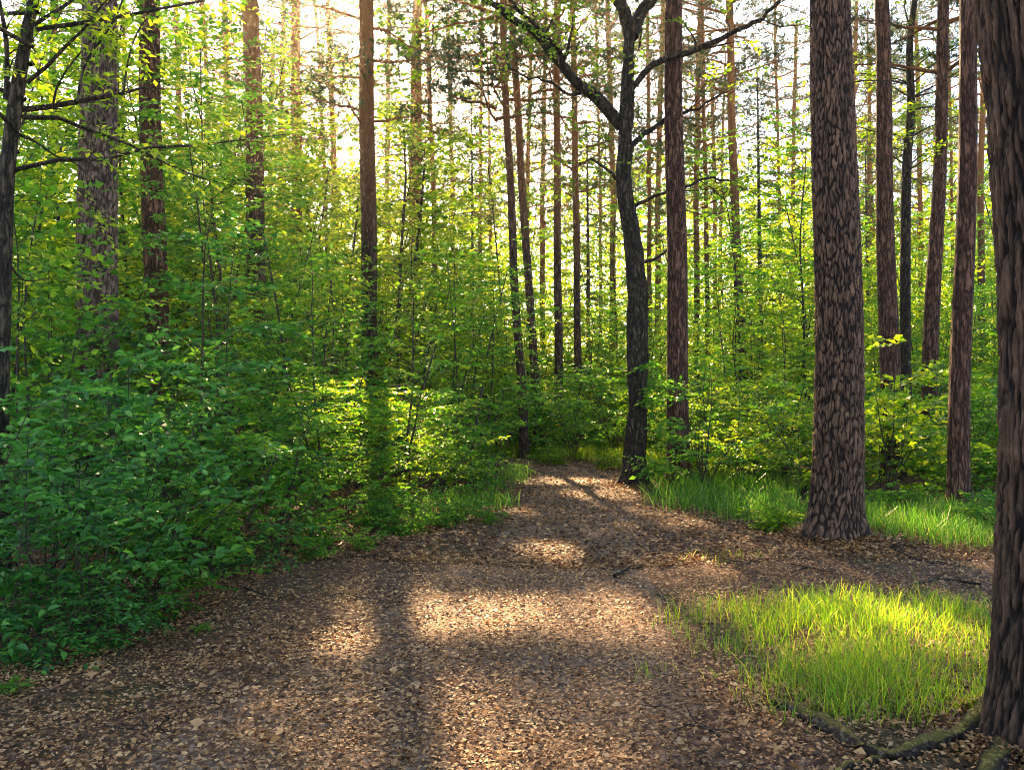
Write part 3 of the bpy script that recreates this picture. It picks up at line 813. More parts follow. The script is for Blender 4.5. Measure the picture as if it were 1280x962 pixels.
# ------------------------------------------------------------------ forked oak
rng = np.random.default_rng(21)
YO = 14.0
ox = (793 - CX) / FPX * YO
off = np.array([ox, YO, float(ground_h(ox, YO))])
oak = thing('oak_tree', 'dark crooked oak forking overhead, its flared foot at the bend of the trail', 'tree', off)
trunk([(789, 35, 20), (791, 60, 20), (785, 110, 22), (777, 155, 27), (783, 200, 26), (785, 250, 28), (787, 300, 31), (795, 370, 36), (800, 420, 38), (797, 500, 34), (794, 560, 36), (792, 606, 42)],
      YO, None, 'oak_trunk', M['bark_oak'], oak, off, nu=40, dz=0.06, flare=0.55, flare_h=0.14, lobes=[(3.3, 0.5, 1.0), (4.7, 0.5, 0.7), (6.0, 0.5, 0.9)], seed=2)
OAKB = [([(789, 45), (780, 15), (770, -12), (762, -80), (740, -200)], [19, 16, 15, 11, 5], -0.5),
        ([(789, 45), (800, 20), (819, -10), (850, -70), (880, -190)], [19, 16, 15, 11, 5], 0.8),
        ([(778, 158), (745, 122), (720, 102), (700, 78), (670, 45), (635, 20), (598, -10), (540, -40)], [17, 15, 13, 12, 10, 8, 7, 4], -0.6),
        ([(704, 82), (695, 58), (665, 28), (640, 2), (628, -30)], [8, 6, 5, 4, 3], -1.2),
        ([(783, 190), (800, 172), (828, 152), (862, 140), (900, 118)], [9, 7, 6, 4, 2], 0.6),
        ([(789, 112), (820, 78), (868, 64), (915, 42), (948, 26), (978, -2)], [8, 8, 7, 6, 5, 4], -1.0),
        ([(786, 262), (812, 248), (850, 236), (890, 222), (925, 228)], [6, 4, 4, 3, 1.5], 0.8),
        ([(783, 240), (762, 215), (742, 200), (722, 205)], [6, 4, 3, 1.5], -0.6),
        ([(796, 330), (822, 322), (850, 300), (870, 290)], [5, 4, 3, 1.5], 0.7),
        ([(735, 115), (712, 118), (680, 100), (655, 96), (632, 80)], [5, 4, 3, 2.5, 1.5], -0.7)]
LP, LD = [], []
for spec, wd, dY in OAKB:
    P = branch_pts(spec, YO, dY, 18)
    R = np.interp(np.linspace(0, 1, 18), np.linspace(0, 1, len(wd)), wd) / FPX * YO / 2
    P[1:] += rng.normal(0, 0.02, (17, 3)) * np.linspace(0.3, 1, 17)[:, None]
    g = Geo(); g.tube(P, R, 9)
    for q in range(5):
        i = rng.integers(7, 17)
        d = nrm(P[i] - P[i - 1]) + rng.normal(0, 0.6, 3)
        B = arc(P[i], d, rng.uniform(0.5, 1.3), 6, rng, 0, 0.2)
        g.tube(B, np.linspace(R[i] * 0.45, 0.003, 6), 4)
        for w in range(3):
            LP.append(B[2 + w]); LD.append(nrm(B[3 + w] - B[2 + w]) + rng.normal(0, 0.5, 3))
    obj('branch', g.mesh('oak_branch', off), M['bark_oak'], oak)
# upper boughs above the frame and their leaves
g = Geo()
for q in range(26):
    a = q * 2.4; p = px2w(*( (770, -20) if q % 2 else (819, -20)), YO) + UP * rng.uniform(0, 1.5)
    B = arc(p, (math.cos(a), math.sin(a), rng.uniform(0.2, 1.3)), rng.uniform(1.8, 3.8), 8, rng, 0.03, 0.15)
    g.tube(B, np.linspace(0.05, 0.006, 8), 5)
    for w in range(3, 8):
        for e in range(3):
            LP.append(B[w]); LD.append(rng.normal(0, 1, 3))
obj('branch', g.mesh('oak_boughs', off), M['bark_oak'], oak)
for (px_, py_) in [(650, 20), (670, 5), (630, 40), (690, 30), (660, 48), (735, 150), (745, 90), (760, 60), (705, 20), (620, 5), (745, 20), (815, 200), (725, 60)]:
    for e in range(6):
        LP.append(px2w(px_ + rng.normal(0, 10), py_ + rng.normal(0, 10), YO - 0.5 + rng.normal(0, 0.4))); LD.append(rng.normal(0, 1, 3))
LP = np.array(LP); LD = np.array(LD)
Lv = leaves_on(LP, LD, np.full(len(LP), 0.35), 7, 0.09, rng, 4, 0.5, 0.6)
Lv = Lv[~sun_cull(Lv.mean(1))]
obj('crown', leaf_mesh('oak_crown', Lv - off), M['leaf_spring'], oak, kind='stuff')
# leafy shoots sprouting low on the trunk
TPp, TDd = [], []
g = Geo()
for (sx, sy) in [(832, 478), (808, 455), (846, 495), (815, 500)]:
    e = px2w(sx, sy, YO - 0.55); s0 = px2w(797, sy + 14, YO - 0.1)
    B = spline([s0, (s0 + e) / 2 + UP * 0.05, e], 6); g.tube(B, np.linspace(0.008, 0.002, 6), 4)
    for i in range(1, 6):
        for k in range(3): TPp.append(B[i]); TDd.append(np.array([rng.normal(0.3, .6), rng.normal(-.3, .4), rng.normal(0, .3)]))
sh = obj('side_shoot', g.mesh('oak_shoots', off), M['bark_thin'], oak)
Lv = leaves_on(np.array(TPp), np.array(TDd), np.full(len(TPp), 0.16), 4, 0.085, rng, 6, 0.4, 0.6)
obj('shoot_leaves', leaf_mesh('oak_shoot_leaves', Lv - off), M['leaf_mid'], sh, kind='stuff')

# ------------------------------------------------------------------ crooked broadleaf tree on the left margin
YA = 6.6
ax_ = (2 - CX) / FPX * YA
off = np.array([ax_, YA, float(ground_h(ax_, YA))])
tra = thing('broadleaf_tree', 'crooked dark broadleaf tree at the left edge with a long level branch', 'tree', off)
trunk([(46, -12, 12), (36, 15, 13), (26, 45, 14), (13, 85, 16), (5, 125, 18), (9, 160, 18), (12, 220, 18), (14, 270, 19), (11, 340, 19), (8, 420, 20), (4, 520, 21), (2, 752, 25)], YA, 9.5,
      'crooked_trunk', M['bark_oak'], tra, off, nu=28, dz=0.05, seed=4)
LP, LD = [], []
ABR = [([(8, 138), (40, 136), (70, 132), (112, 124), (150, 118), (178, 110), (205, 112)], [8, 7.5, 7, 6, 5, 3, 1.5], 0.5),
       ([(66, 132), (72, 108), (86, 84), (104, 62), (122, 40), (128, 15)], [3, 2.8, 2.4, 2, 1.8, 1.2], 0.1),
       ([(97, 127), (102, 95), (112, 70), (130, 45), (148, 15), (158, -20)], [3.5, 3.2, 3, 2.6, 2.4, 2], 0.1),
       ([(154, 117), (157, 95), (162, 68), (172, 40), (184, 22)], [3, 2.6, 2.2, 1.8, 1.2], 0.1),
       ([(8, 125), (9, 90), (8, 55), (3, 20), (-6, -20)], [8, 6, 6, 5, 4], -0.2),
       ([(12, 165), (40, 175), (70, 195), (95, 205), (120, 230)], [4, 3, 2.4, 2, 1], 0.4),
       ([(28, 40), (60, 20), (95, -5), (130, -60)], [7, 5, 4, 3], 0.4),
       ([(10, 330), (30, 350), (55, 350)], [4, 2, 1], 0.3)]
for spec, wd, dY in ABR:
    P = branch_pts(spec, YA, dY, 16)
    R = np.interp(np.linspace(0, 1, 16), np.linspace(0, 1, len(wd)), wd) / FPX * YA / 2
    g = Geo(); g.tube(P, R, 7)
    for q in range(5):
        i = rng.integers(3, 16)
        B = arc(P[i], nrm(P[i] - P[i - 1]) + rng.normal(0, 0.7, 3), rng.uniform(0.25, 0.7), 5, rng, 0.02, 0.2)
        g.tube(B, np.linspace(max(0.003, R[i] * 0.4), 0.0015, 5), 3)
        for w in range(3): LP.append(B[1 + w]); LD.append(B[2 + w] - B[1 + w] + rng.normal(0, 0.08, 3))
    obj('branch', g.mesh('crooked_branch', off), M['bark_oak'], tra)
g = Geo()
for q in range(46):
    zt = 3.2 + 6 * (q / 46.0); xt = float(np.interp(zt, [3.2, 9.3], [-3.7, -2.8])); a = q * 2.4
    B = arc((xt, YA, zt), (math.cos(a), math.sin(a), rng.uniform(0, 0.6)), rng.uniform(0.9, 2.2), 7, rng, 0.04, 0.13)
    g.tube(B, np.linspace(0.02, 0.003, 7), 4)
    for w in range(2, 7):
        for e in range(3):
            LP.append(B[w]); LD.append(nrm(B[w] - B[w - 1]) + rng.normal(0, 0.7, 3))
obj('branch', g.mesh('crooked_boughs', off), M['bark_oak'], tra)
LP = np.array(LP); LD = np.array(LD)
Lv = leaves_on(LP, LD, rng.uniform(0.18, 0.34, len(LP)), 7, 0.065, rng, 4, 0.45, 0.6)
Lv = Lv[~sun_cull(Lv.mean(1))]
obj('crown', leaf_mesh('crooked_crown', Lv - off), M['leaf_spring'], tra, kind='stuff')

# second forked thin dark tree behind on the right (crooked stem between pines)
YT = 17.0
tx = (1133 - CX) / FPX * YT
off = np.array([tx, YT, float(ground_h(tx, YT))])
tt = thing('broadleaf_tree', 'thin crooked dark broadleaf tree between two dark pines at the right', 'tree', off)
g = Geo(); P = branch_pts([(1136, 600), (1132, 450), (1132, 280), (1134, 200), (1139, 130), (1137, 60), (1146, -20), (1160, -120)], YT, 0.4, 30)
g.tube(P, np.interp(np.linspace(0, 1, 30), [0, .5, 1], [0.11, 0.085, 0.04]), 9)
obj('trunk', g.mesh('thin_trunk', off), M['bark_oak'], tt)
LP, LD = [], []
g = Geo()
for q in range(40):
    i = rng.integers(11, 29); a = q * 2.4
    B = arc(P[i], (math.cos(a), math.sin(a), 0.5), rng.uniform(0.8, 2.0), 7, rng, 0.03, 0.12)
    g.tube(B, np.linspace(0.02, 0.003, 7), 4)
    for w in range(2, 7):
        for e in range(2): LP.append(B[w]); LD.append(nrm(B[w] - B[w - 1]) + rng.normal(0, 0.7, 3))
obj('branch', g.mesh('thin_branches', off), M['bark_oak'], tt)
Lv = leaves_on(np.array(LP), np.array(LD), rng.uniform(0.2, 0.35, len(LP)), 6, 0.09, rng, 4, 0.45, 0.6)
Lv = Lv[~sun_cull(Lv.mean(1))]
obj('crown', leaf_mesh('thin_crown', Lv - off), M['leaf_spring'], tt, kind='stuff')

# ------------------------------------------------------------------ roots of the right hand pine
rofs = np.array(TRN.location)
def root(spec, wd, name='root', sink=0.3, mat='root'):
    pts = []
    for (a, b) in spec:
        x, y = gpx(a, b); pts.append((x, y, float(ground_h(x, y))))
    P = spline(pts, 60)
    R = np.interp(np.linspace(0, 1, 60), np.linspace(0, 1, len(wd)), wd)
    P[:, 2] = ground_h(P[:, 0], P[:, 1]) + R * (1 - 2 * sink)
    g = Geo()
    g.tube(P, R, 18)
    me = g.mesh('root', rofs)
    n = len(me.vertices); co = np.zeros(n * 3, np.float32); me.vertices.foreach_get('co', co); co = co.reshape(-1, 3)
    k = fbm(co[:, 0] * 9, co[:, 1] * 9 + co[:, 2] * 14, 8, 4) * 0.075
    co[:, 2] += k; co[:, 1] += k * 0.6
    me.vertices.foreach_set('co', co.ravel()); me.update()
    return obj(name, me, M[mat], TRN)
root([(1255, 905), (1215, 925), (1170, 938), (1110, 947), (1065, 930), (1025, 905), (985, 885), (945, 868)], [0.09, 0.055, 0.038, 0.034, 0.032, 0.042, 0.036, 0.010], sink=0.2)
root([(1120, 944), (1060, 958), (1000, 985)], [0.022, 0.016, 0.006])
root([(1262, 940), (1225, 985), (1200, 1040)], [0.07, 0.035, 0.012], sink=0.4)

# ------------------------------------------------------------------ undergrowth
used = {}
def label_for(px, Y, kind, height_word):
    i = interval(px)
    dist = 'nearest the camera' if Y < 7.5 else 'in the front rank' if Y < 11 else 'in the middle rank' if Y < 16 else 'in the rear rank' if Y < 24 else 'deep in the background'
    key = (i, dist, kind, height_word)
    used[key] = used.get(key, 0) + 1
    return i, dist

# hand placed bushes of the left bank: px, base py, scale, prototype, label
LB = [(20, 818, 0.95, 'near_bush0', 'deep green bush in the lower left corner, left of the one overhanging the litter'),
      (112, 798, 0.8, 'near_bush1', 'deep green bush reaching farthest over the leaf litter at the lower left'),
      (75, 826, 0.7, 'low_bush0', 'low dark leafy bush spilling onto the litter in the lower left corner'),
      (150, 800, 0.65, 'low_bush1', 'low bush at the litter edge, right neighbour of the one in the lower left corner'),
      (215, 760, 1.0, 'low_bush0', 'low spreading bush at the litter edge below the dark red pine'),
      (165, 760, 1.05, 'near_bush2', 'rounded deep green bush below the dark red pine'),
      (-60, 800, 1.2, 'near_bush1', 'tall bush cut by the left edge of the picture'),
      (55, 745, 1.35, 'near_bush2', 'tallest bush below the crooked tree at the left edge'),
      (140, 720, 1.35, 'near_bush0', 'tall full bush hiding the foot of the pale grey pine'),
      (265, 725, 1.0, 'near_bush1', 'deep green bush at the edge of the litter, left third of the picture'),
      (310, 712, 0.95, 'low_bush1', 'low bush in front of the blue green bushes, left third of the picture'),
      (345, 690, 1.0, 'near_bush0', 'blue green bush halfway along the left bank'),
      (240, 690, 1.25, 'near_bush2', 'bush hiding the foot of the dark red pine'),
      (385, 678, 0.9, 'low_bush0', 'low bush at the litter edge halfway along the left bank'),
      (430, 655, 0.85, 'near_bush1', 'bush on the left bank just before the yellow green shrubs'),
      (320, 655, 1.25, 'near_bush1', 'full bush behind the blue green bush of the left bank'),
      (470, 665, 0.8, 'low_bush1', 'low bush at the foot of the bank, below the orange lit pine'),
      (520, 668, 0.75, 'low_bush0', 'low thin bush on the bare bank left of the trail'),
      (575, 655, 0.7, 'low_bush1', 'small low bush on the bank beside the narrow part of the trail'),
      (515, 640, 0.8, 'bush0', 'sunlit yellow green shrub on the left bank below the orange lit pine'),
      (450, 628, 0.8, 'bush1', 'yellow green shrub behind the low bushes, left of the orange lit pine'),
      (600, 622, 0.55, 'bush2', 'shrub where the trail narrows, left of its far end'),
      (560, 612, 0.8, 'bush0', 'leafy green shrub behind the bank between the orange lit pine and the trail'),
      (620, 598, 0.65, 'bush1', 'shrub touching the far end of the trail on its left'),
      (400, 610, 1.05, 'bush2', 'tall shrub behind the blue green bush of the left bank'),
      (250, 620, 1.3, 'bush0', 'tall shrub behind the dark red pine'),
      (60, 650, 1.5, 'bush1', 'tallest shrub behind the bushes of the left edge'),
      (190, 640, 1.35, 'bush2', 'large shrub between the pale grey pine and the dark red pine')]
rng = np.random.default_rng(9)
for (px, py, s, pn, lab) in LB:
    x, y = gpx(px, py)
    lm = None
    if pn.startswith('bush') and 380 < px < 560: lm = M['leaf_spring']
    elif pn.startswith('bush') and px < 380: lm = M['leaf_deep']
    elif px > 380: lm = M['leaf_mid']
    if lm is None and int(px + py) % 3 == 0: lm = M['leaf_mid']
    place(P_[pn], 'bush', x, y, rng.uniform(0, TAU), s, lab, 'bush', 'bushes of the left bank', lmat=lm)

# saplings and shrubs filling the wood: (region sampler)
spots = []
def try_spot(x, y, rad):
    for (a, b, r) in spots:
        if (a - x) ** 2 + (b - y) ** 2 < (0.5 * (rad + r)) ** 2: return False
    if trail_left(y) - 0.5 < x < trail_right(y) + 0.4 and y < 18.3: return False
    spots.append((x, y, rad)); return True
def scatter(n, y0, y1, p0, p1, protos, name, cat, kind, s0, s1, rad, lmats, power=1.0):
    k = 0
    for q in range(n * 30):
        if k >= n: break
        y = y0 + (y1 - y0) * rng.random() ** power; px = rng.uniform(p0, p1); x = (px - CX) / FPX * y
        if y < 20.5 and abs(px - 462) < 40 and name != 'bush': continue
        if y < 13.5 and abs(px - 197) < 60: continue
        if not try_spot(x, y, rad): continue
        s = rng.uniform(s0, s1)
        i = interval(px)
        dist = 'close by' if y < 11 else 'midway back' if y < 16 else 'well back' if y < 24 else 'far back'
        lab = '%s %s between %s and %s' % (kind, dist, LANDMARKS[i][1], LANDMARKS[i + 1][1])
        ITEMS.append((protos[rng.integers(len(protos))], name, x, y, rng.uniform(0, TAU), s, lab, cat, lmats[rng.integers(len(lmats))], px))
        k += 1
ITEMS = []
S4 = ['sapling%d' % i for i in range(4)]; TS = ['tall_sapling%d' % i for i in range(4)]; B3 = ['bush%d' % i for i in range(3)]
spr, mid, deep = M['leaf_spring'], M['leaf_mid'], M['leaf_deep']
# left side, dense and tall
scatter(7, 8.0, 13, -180, 10, TS, 'tall_sapling', 'sapling', 'tall sapling', 0.8, 1.05, 1.2, [spr, mid])
scatter(9, 10.0, 14, 285, 400, TS, 'tall_sapling', 'sapling', 'tall sapling', 0.6, 0.8, 1.2, [spr, mid])
scatter(32, 14.4, 22, -150, 300, TS, 'tall_sapling', 'sapling', 'tall sapling', 1.1, 1.5, 1.2, [spr, mid])
scatter(12, 8.5, 14, 260, 420, S4, 'sapling', 'sapling', 'slender sapling', 0.6, 0.9, 0.9, [mid, spr, deep])
scatter(4, 8.0, 10, 30, 90, S4, 'sapling', 'sapling', 'slender sapling', 0.6, 0.8, 0.9, [mid, deep])
scatter(16, 14, 18, -60, 420, S4, 'sapling', 'sapling', 'slender sapling', 0.75, 1.15, 1.0, [mid, spr, deep])
scatter(22, 14, 24, 200, 640, S4, 'sapling', 'sapling', 'slender sapling', 0.9, 1.3, 1.2, [spr, mid])
scatter(16, 15, 26, 180, 620, TS, 'tall_sapling', 'sapling', 'tall sapling', 0.7, 1.0, 1.4, [spr, spr, mid])
scatter(16, 12, 20, 300, 620, B3, 'bush', 'bush', 'leafy shrub', 0.8, 1.3, 1.1, [mid, spr])
# centre beyond the bend
scatter(24, 18.8, 27, 560, 860, B3, 'bush', 'bush', 'leafy shrub', 0.8, 1.4, 1.0, [mid, spr])
scatter(20, 20, 32, 560, 880, S4, 'sapling', 'sapling', 'slender sapling', 0.8, 1.25, 1.3, [spr, mid])
# right side
scatter(26, 12.0, 18, 850, 1330, B3, 'bush', 'bush', 'leafy shrub', 0.8, 1.25, 1.0, [mid, mid, spr])
scatter(26, 13, 22, 860, 1400, S4, 'sapling', 'sapling', 'slender sapling', 0.75, 1.1, 1.2, [mid, spr])
scatter(12, 11.0, 17, 440, 600, S4, 'sapling', 'sapling', 'slender sapling', 0.6, 0.95, 1.0, [mid, spr])
scatter(10, 13, 17, 860, 1010, S4, 'sapling', 'sapling', 'slender sapling', 0.6, 0.95, 1.0, [mid, spr])
scatter(24, 20, 32, 840, 1400, S4, 'sapling', 'sapling', 'slender sapling', 0.9, 1.4, 1.4, [spr])
scatter(12, 19, 28, 1040, 1400, TS, 'tall_sapling', 'sapling', 'tall sapling', 0.7, 1.0, 1.6, [spr])
scatter(9, 22, 29, 330, 500, TS, 'tall_sapling', 'sapling', 'very tall sapling', 1.75, 2.0, 1.2, [spr])
scatter(8, 24, 32, 480, 780, TS, 'tall_sapling', 'sapling', 'very tall sapling', 1.3, 1.7, 1.4, [spr])
scatter(8, 20, 30, 860, 1250, TS, 'tall_sapling', 'sapling', 'very tall sapling', 1.1, 1.5, 1.4, [spr, mid])
# far belt
scatter(40, 24, 34, -40, 1340, TS, 'tall_sapling', 'sapling', 'distant sapling', 1.0, 1.4, 1.5, [spr, spr, mid])
scatter(84, 34, 52, -40, 1340, TS, 'tall_sapling', 'sapling', 'distant sapling', 1.2, 1.9, 1.8, [spr, spr, mid])
scatter(36, 22, 40, -40, 1340, B3, 'bush', 'bush', 'distant shrub', 1.2, 2.0, 1.4, [spr, mid])
by = {}
for it in ITEMS: by.setdefault(it[6], []).append(it)
for lab, lst in by.items():
    lst.sort(key=lambda q: q[9])
    for q, (pn, name, x, y, rz, s, _, cat, lm, px) in enumerate(lst):
        if len(lst) == 1: lb, grp = lab, None
        elif len(lst) <= 25: lb, grp = '%s, %s from left' % (lab, ORD[q]), lab
        else: lb, grp = lab, lab
        place(P_[pn], name, x, y, rz, s, lb, cat, grp, lmat=lm)

# far-off wood that reads as one mass
rng = np.random.default_rng(77)
n = 300000
Yf = rng.uniform(55, 120, n); pxs = rng.uniform(-500, 1780, n)
Xf = (pxs - CX) / FPX * Yf
top = 14 + 12 * (fbm(Xf * 0.09, Yf * 0.09, 51, 3) + 0.5)
Zf = ground_h(Xf, Yf) + top * rng.random(n) ** 1.3
dens = vnoise(Xf * 0.35, Zf * 0.35 + Yf, 5)
kp = dens > 0.42
C = np.stack([Xf, Yf, Zf], -1)[kp]; n = len(C)
a = nrm(rng.normal(0, 1, (n, 3))); b = nrm(np.cross(a, rng.normal(0, 1, (n, 3))))
sz = rng.uniform(0.12, 0.34, (n, 1))
Lv = np.stack([C - a * sz, C + b * sz * 0.6, C + a * sz, C - b * sz * 0.6], 1)
obj('distant_wood', leaf_mesh('distant_wood', Lv), M['leaf_spring'], kind='stuff')

# ------------------------------------------------------------------ grass
def grass(name, n, region, h0, h1, seed, width=0.006, mat='grass'):
    rng = np.random.default_rng(seed)
    x0, x1, y0, y1 = region[:4]
    x = rng.uniform(x0, x1, n * 5); y = rng.uniform(y0, y1, n * 5)
    k = region[4](x, y, rng)
    x, y = x[k][:n], y[k][:n]; m_ = len(x)
    base = np.stack([x, y, ground_h(x, y) - 0.01], -1)
    az = rng.uniform(0, TAU, m_); d = np.stack([np.cos(az), np.sin(az), np.zeros(m_)], -1)
    clump = vnoise(x * 3, y * 3, seed)
    H = (rng.uniform(h0, h1, m_) * (0.55 + 0.8 * clump))[:, None]; ln = rng.uniform(0.05, 1.0, m_)[:, None] * H
    fa = rng.uniform(0, TAU, m_); S = np.stack([np.cos(fa), np.sin(fa), np.zeros(m_)], -1)
    w = width * rng.uniform(0.6, 1.3, m_)[:, None]
    p1 = base + UP * H * 0.5 + d * ln * 0.25; p2 = base + UP * H * 0.88 + d * ln * 0.7; p3 = base + UP * H * (1.0 - 0.15 * ln / H) + d * ln * 1.15
    V = np.stack([base - S * w * .5, base + S * w * .5, p1 + S * w * .45, p1 - S * w * .45, p2 + S * w * .3, p2 - S * w * .3, p3], 1)
    b = np.arange(m_)[:, None] * 7
    me = new_mesh(name, V, quads=np.concatenate([b + np.array([0, 1, 2, 3]), b + np.array([3, 2, 4, 5])]), tris=b + np.array([5, 4, 6]))
    return obj(name, me, M[mat], kind='stuff')
def ell(*es):
    def f(x, y, rng):
        k = np.zeros(len(x))
        for (cx, cy, rx, ry) in es:
            d = ((x - cx) / rx) ** 2 + ((y - cy) / ry) ** 2
            k = np.maximum(k, np.clip(1.7 - d, 0, 1.3) ** 1.8 / 1.6)
        return rng.random(len(x)) < k * np.clip(-0.15 + 1.0 * vnoise(x * 2.2, y * 2.2, 6) + 0.9 * vnoise(x * 7, y * 7, 16), 0.03, 1)
    return f
# the big sunlit patch at the right
def EP(px, py, rx, ry):
    x, y = gpx(px, py); return (x, y, rx, ry)
e1 = [EP(1075, 795, 1.0, 0.75), EP(1190, 790, 0.75, 0.75), EP(940, 770, 0.55, 0.42), EP(1110, 845, .8, .42), EP(1180, 880, .6, .35), EP(1040, 870, .5, .22), EP(1120, 890, .6, .25)]
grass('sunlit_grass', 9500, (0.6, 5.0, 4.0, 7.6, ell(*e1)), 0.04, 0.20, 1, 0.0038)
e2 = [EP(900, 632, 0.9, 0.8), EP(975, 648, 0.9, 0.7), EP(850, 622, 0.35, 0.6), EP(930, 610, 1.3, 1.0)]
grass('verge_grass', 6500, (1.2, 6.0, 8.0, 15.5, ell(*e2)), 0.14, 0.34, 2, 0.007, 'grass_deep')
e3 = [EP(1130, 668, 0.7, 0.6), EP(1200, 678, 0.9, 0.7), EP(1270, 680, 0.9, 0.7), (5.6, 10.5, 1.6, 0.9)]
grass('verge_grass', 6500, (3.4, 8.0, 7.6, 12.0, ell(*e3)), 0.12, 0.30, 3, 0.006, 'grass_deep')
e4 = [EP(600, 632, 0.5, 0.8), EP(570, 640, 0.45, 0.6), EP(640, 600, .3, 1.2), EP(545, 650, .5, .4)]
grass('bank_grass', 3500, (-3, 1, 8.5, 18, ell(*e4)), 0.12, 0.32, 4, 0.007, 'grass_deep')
e5 = [(1.6, 19.6, 2.4, 0.9), (-0.2, 19.6, 1.6, 0.7), (3.0, 17.5, 1.0, 1.2)]
grass('far_grass', 5500, (-2.5, 5, 16, 21.5, ell(*e5)), 0.12, 0.34, 5, 0.011)
e6 = [EP(860, 770, 0.35, 0.25), EP(820, 835, 0.22, 0.14), EP(900, 700, .4, .25)]
grass('sparse_grass', 900, (0, 4, 4.2, 9.5, ell(*e6)), 0.05, 0.12, 6, 0.005)

# low herbs
rng = np.random.default_rng(15)
HB = [(252, 790, 0.28, 'tiny leafy sprig alone on the leaf litter in front of the left bushes'),
      (8, 872, 0.35, 'small pale green plant on the litter in the lower left corner'),
      (968, 668, 1.1, 'pale yellow sunlit plant just left of the thick plated pine'),
      (690, 583, 1.3, 'leafy plant beyond the far end of the trail'), (760, 585, 1.2, 'leafy plant beyond the trail, left of the forked oak'),
      (825, 600, 1.2, 'leafy plant between the forked oak and its pine neighbour'), (1140, 640, 1.3, 'leafy plant behind the grass, right of the thick plated pine'),
      (1090, 640, 1.2, 'leafy plant directly behind the thick plated pine'), (500, 672, 0.9, 'thin leafy plant at the foot of the bank in the middle of the left half'),
      (545, 662, 0.8, 'small leafy plant on the bare bank left of the trail'), (610, 655, 0.7, 'small leafy plant at the trail edge on the left bank'),
      (450, 690, 0.7, 'small leafy plant nearest the litter on the left bank'), (400, 700, 0.8, 'leafy plant in front of the bushes halfway along the left bank'),
      (1230, 660, 1.4, 'leafy plant behind the grass next to the massive right hand trunk')]
for px, py, s, lab in HB:
    x, y = gpx(px, py)
    place(P_['herb%d' % (len(lab) % 2)], 'herb', x, y, rng.uniform(0, TAU), s, lab, 'plant', lmat=M['leaf_spring'] if '968' in str(px) or 'beyond' in lab else M['leaf_mid'])

# ------------------------------------------------------------------ leaf litter
# damp and dry areas of the litter
nt = M['litter'].node_tree
pbn = next(n for n in nt.nodes if n.type == 'BSDF_PRINCIPLED')
src = pbn.inputs['Base Color'].links[0].from_socket
tc = nt.nodes.new('ShaderNodeTexCoord'); nn_ = nt.nodes.new('ShaderNodeTexNoise'); nn_.inputs['Scale'].default_value = 1.7; nn_.inputs['Detail'].default_value = 6
nt.links.new(tc.outputs['Object'], nn_.inputs['Vector'])
rr_ = ramp(nt, [(0.34, (0.5, 0.45, 0.43)), (0.5, (0.95, 0.88, 0.82)), (0.66, (1.0, 0.90, 0.75))]); nt.links.new(nn_.outputs[0], rr_.inputs[0])
mm_ = nt.nodes.new('ShaderNodeMix'); mm_.data_type = 'RGBA'; mm_.blend_type = 'MULTIPLY'; mm_.inputs[0].default_value = 1.0
nt.links.new(src, mm_.inputs[6]); nt.links.new(rr_.outputs[0], mm_.inputs[7]); nt.links.new(mm_.outputs[2], pbn.inputs['Base Color'])
def litter(name, n, ymin, ymax, s0, s1, seed, marg=1.25):
    rng = np.random.default_rng(seed)
    y = ymin + (ymax - ymin) * rng.random(n) ** 1.25
    x = (rng.uniform(-700 * marg, 720 * marg, n)) / FPX * y
    k = (x > trail_left(y) - 1.6) & (x < trail_right(y) + 1.5) & (rng.random(n) < 0.35 + 1.3 * fbm(x * 1.1, y * 1.1, 61, 4) + 0.45)
    x, y = x[k], y[k]; m_ = len(x)
    z = ground_h(x, y) + 0.008 + 0.022 * rng.random(m_) ** 2 + 0.012 * vnoise(x * 9, y * 9, 3)
    P = np.stack([x, y, z], -1)
    az = rng.uniform(0, TAU, m_); ld = nrm(np.stack([np.cos(az), np.sin(az), rng.normal(0, 0.22, m_)], -1))
    nn = nrm(UP + rng.normal(0, 0.38, (m_, 3))); rt = nrm(np.cross(ld, nn)); nn = np.cross(rt, ld)
    sz = rng.uniform(s0, s1, (m_, 1)); w = sz * rng.uniform(0.22, 0.36, (m_, 1)); cu = sz * rng.uniform(-0.08, 0.22, (m_, 1))
    P = P - ld * sz * 0.5
    Lv = np.stack([P, P + ld * sz * .45 + rt * w + nn * cu, P + ld * sz, P + ld * sz * .5 - rt * w + nn * cu], 1)
    return obj(name, leaf_mesh(name, Lv), M['litter'], kind='stuff')
litter('leaf_litter', 190000, 2.6, 8.5, 0.012, 0.036, 1)
litter('large_dry_leaves', 2600, 2.8, 12, 0.04, 0.075, 7)
litter('leaf_litter', 120000, 8.0, 21.0, 0.028, 0.066, 2, 1.1)
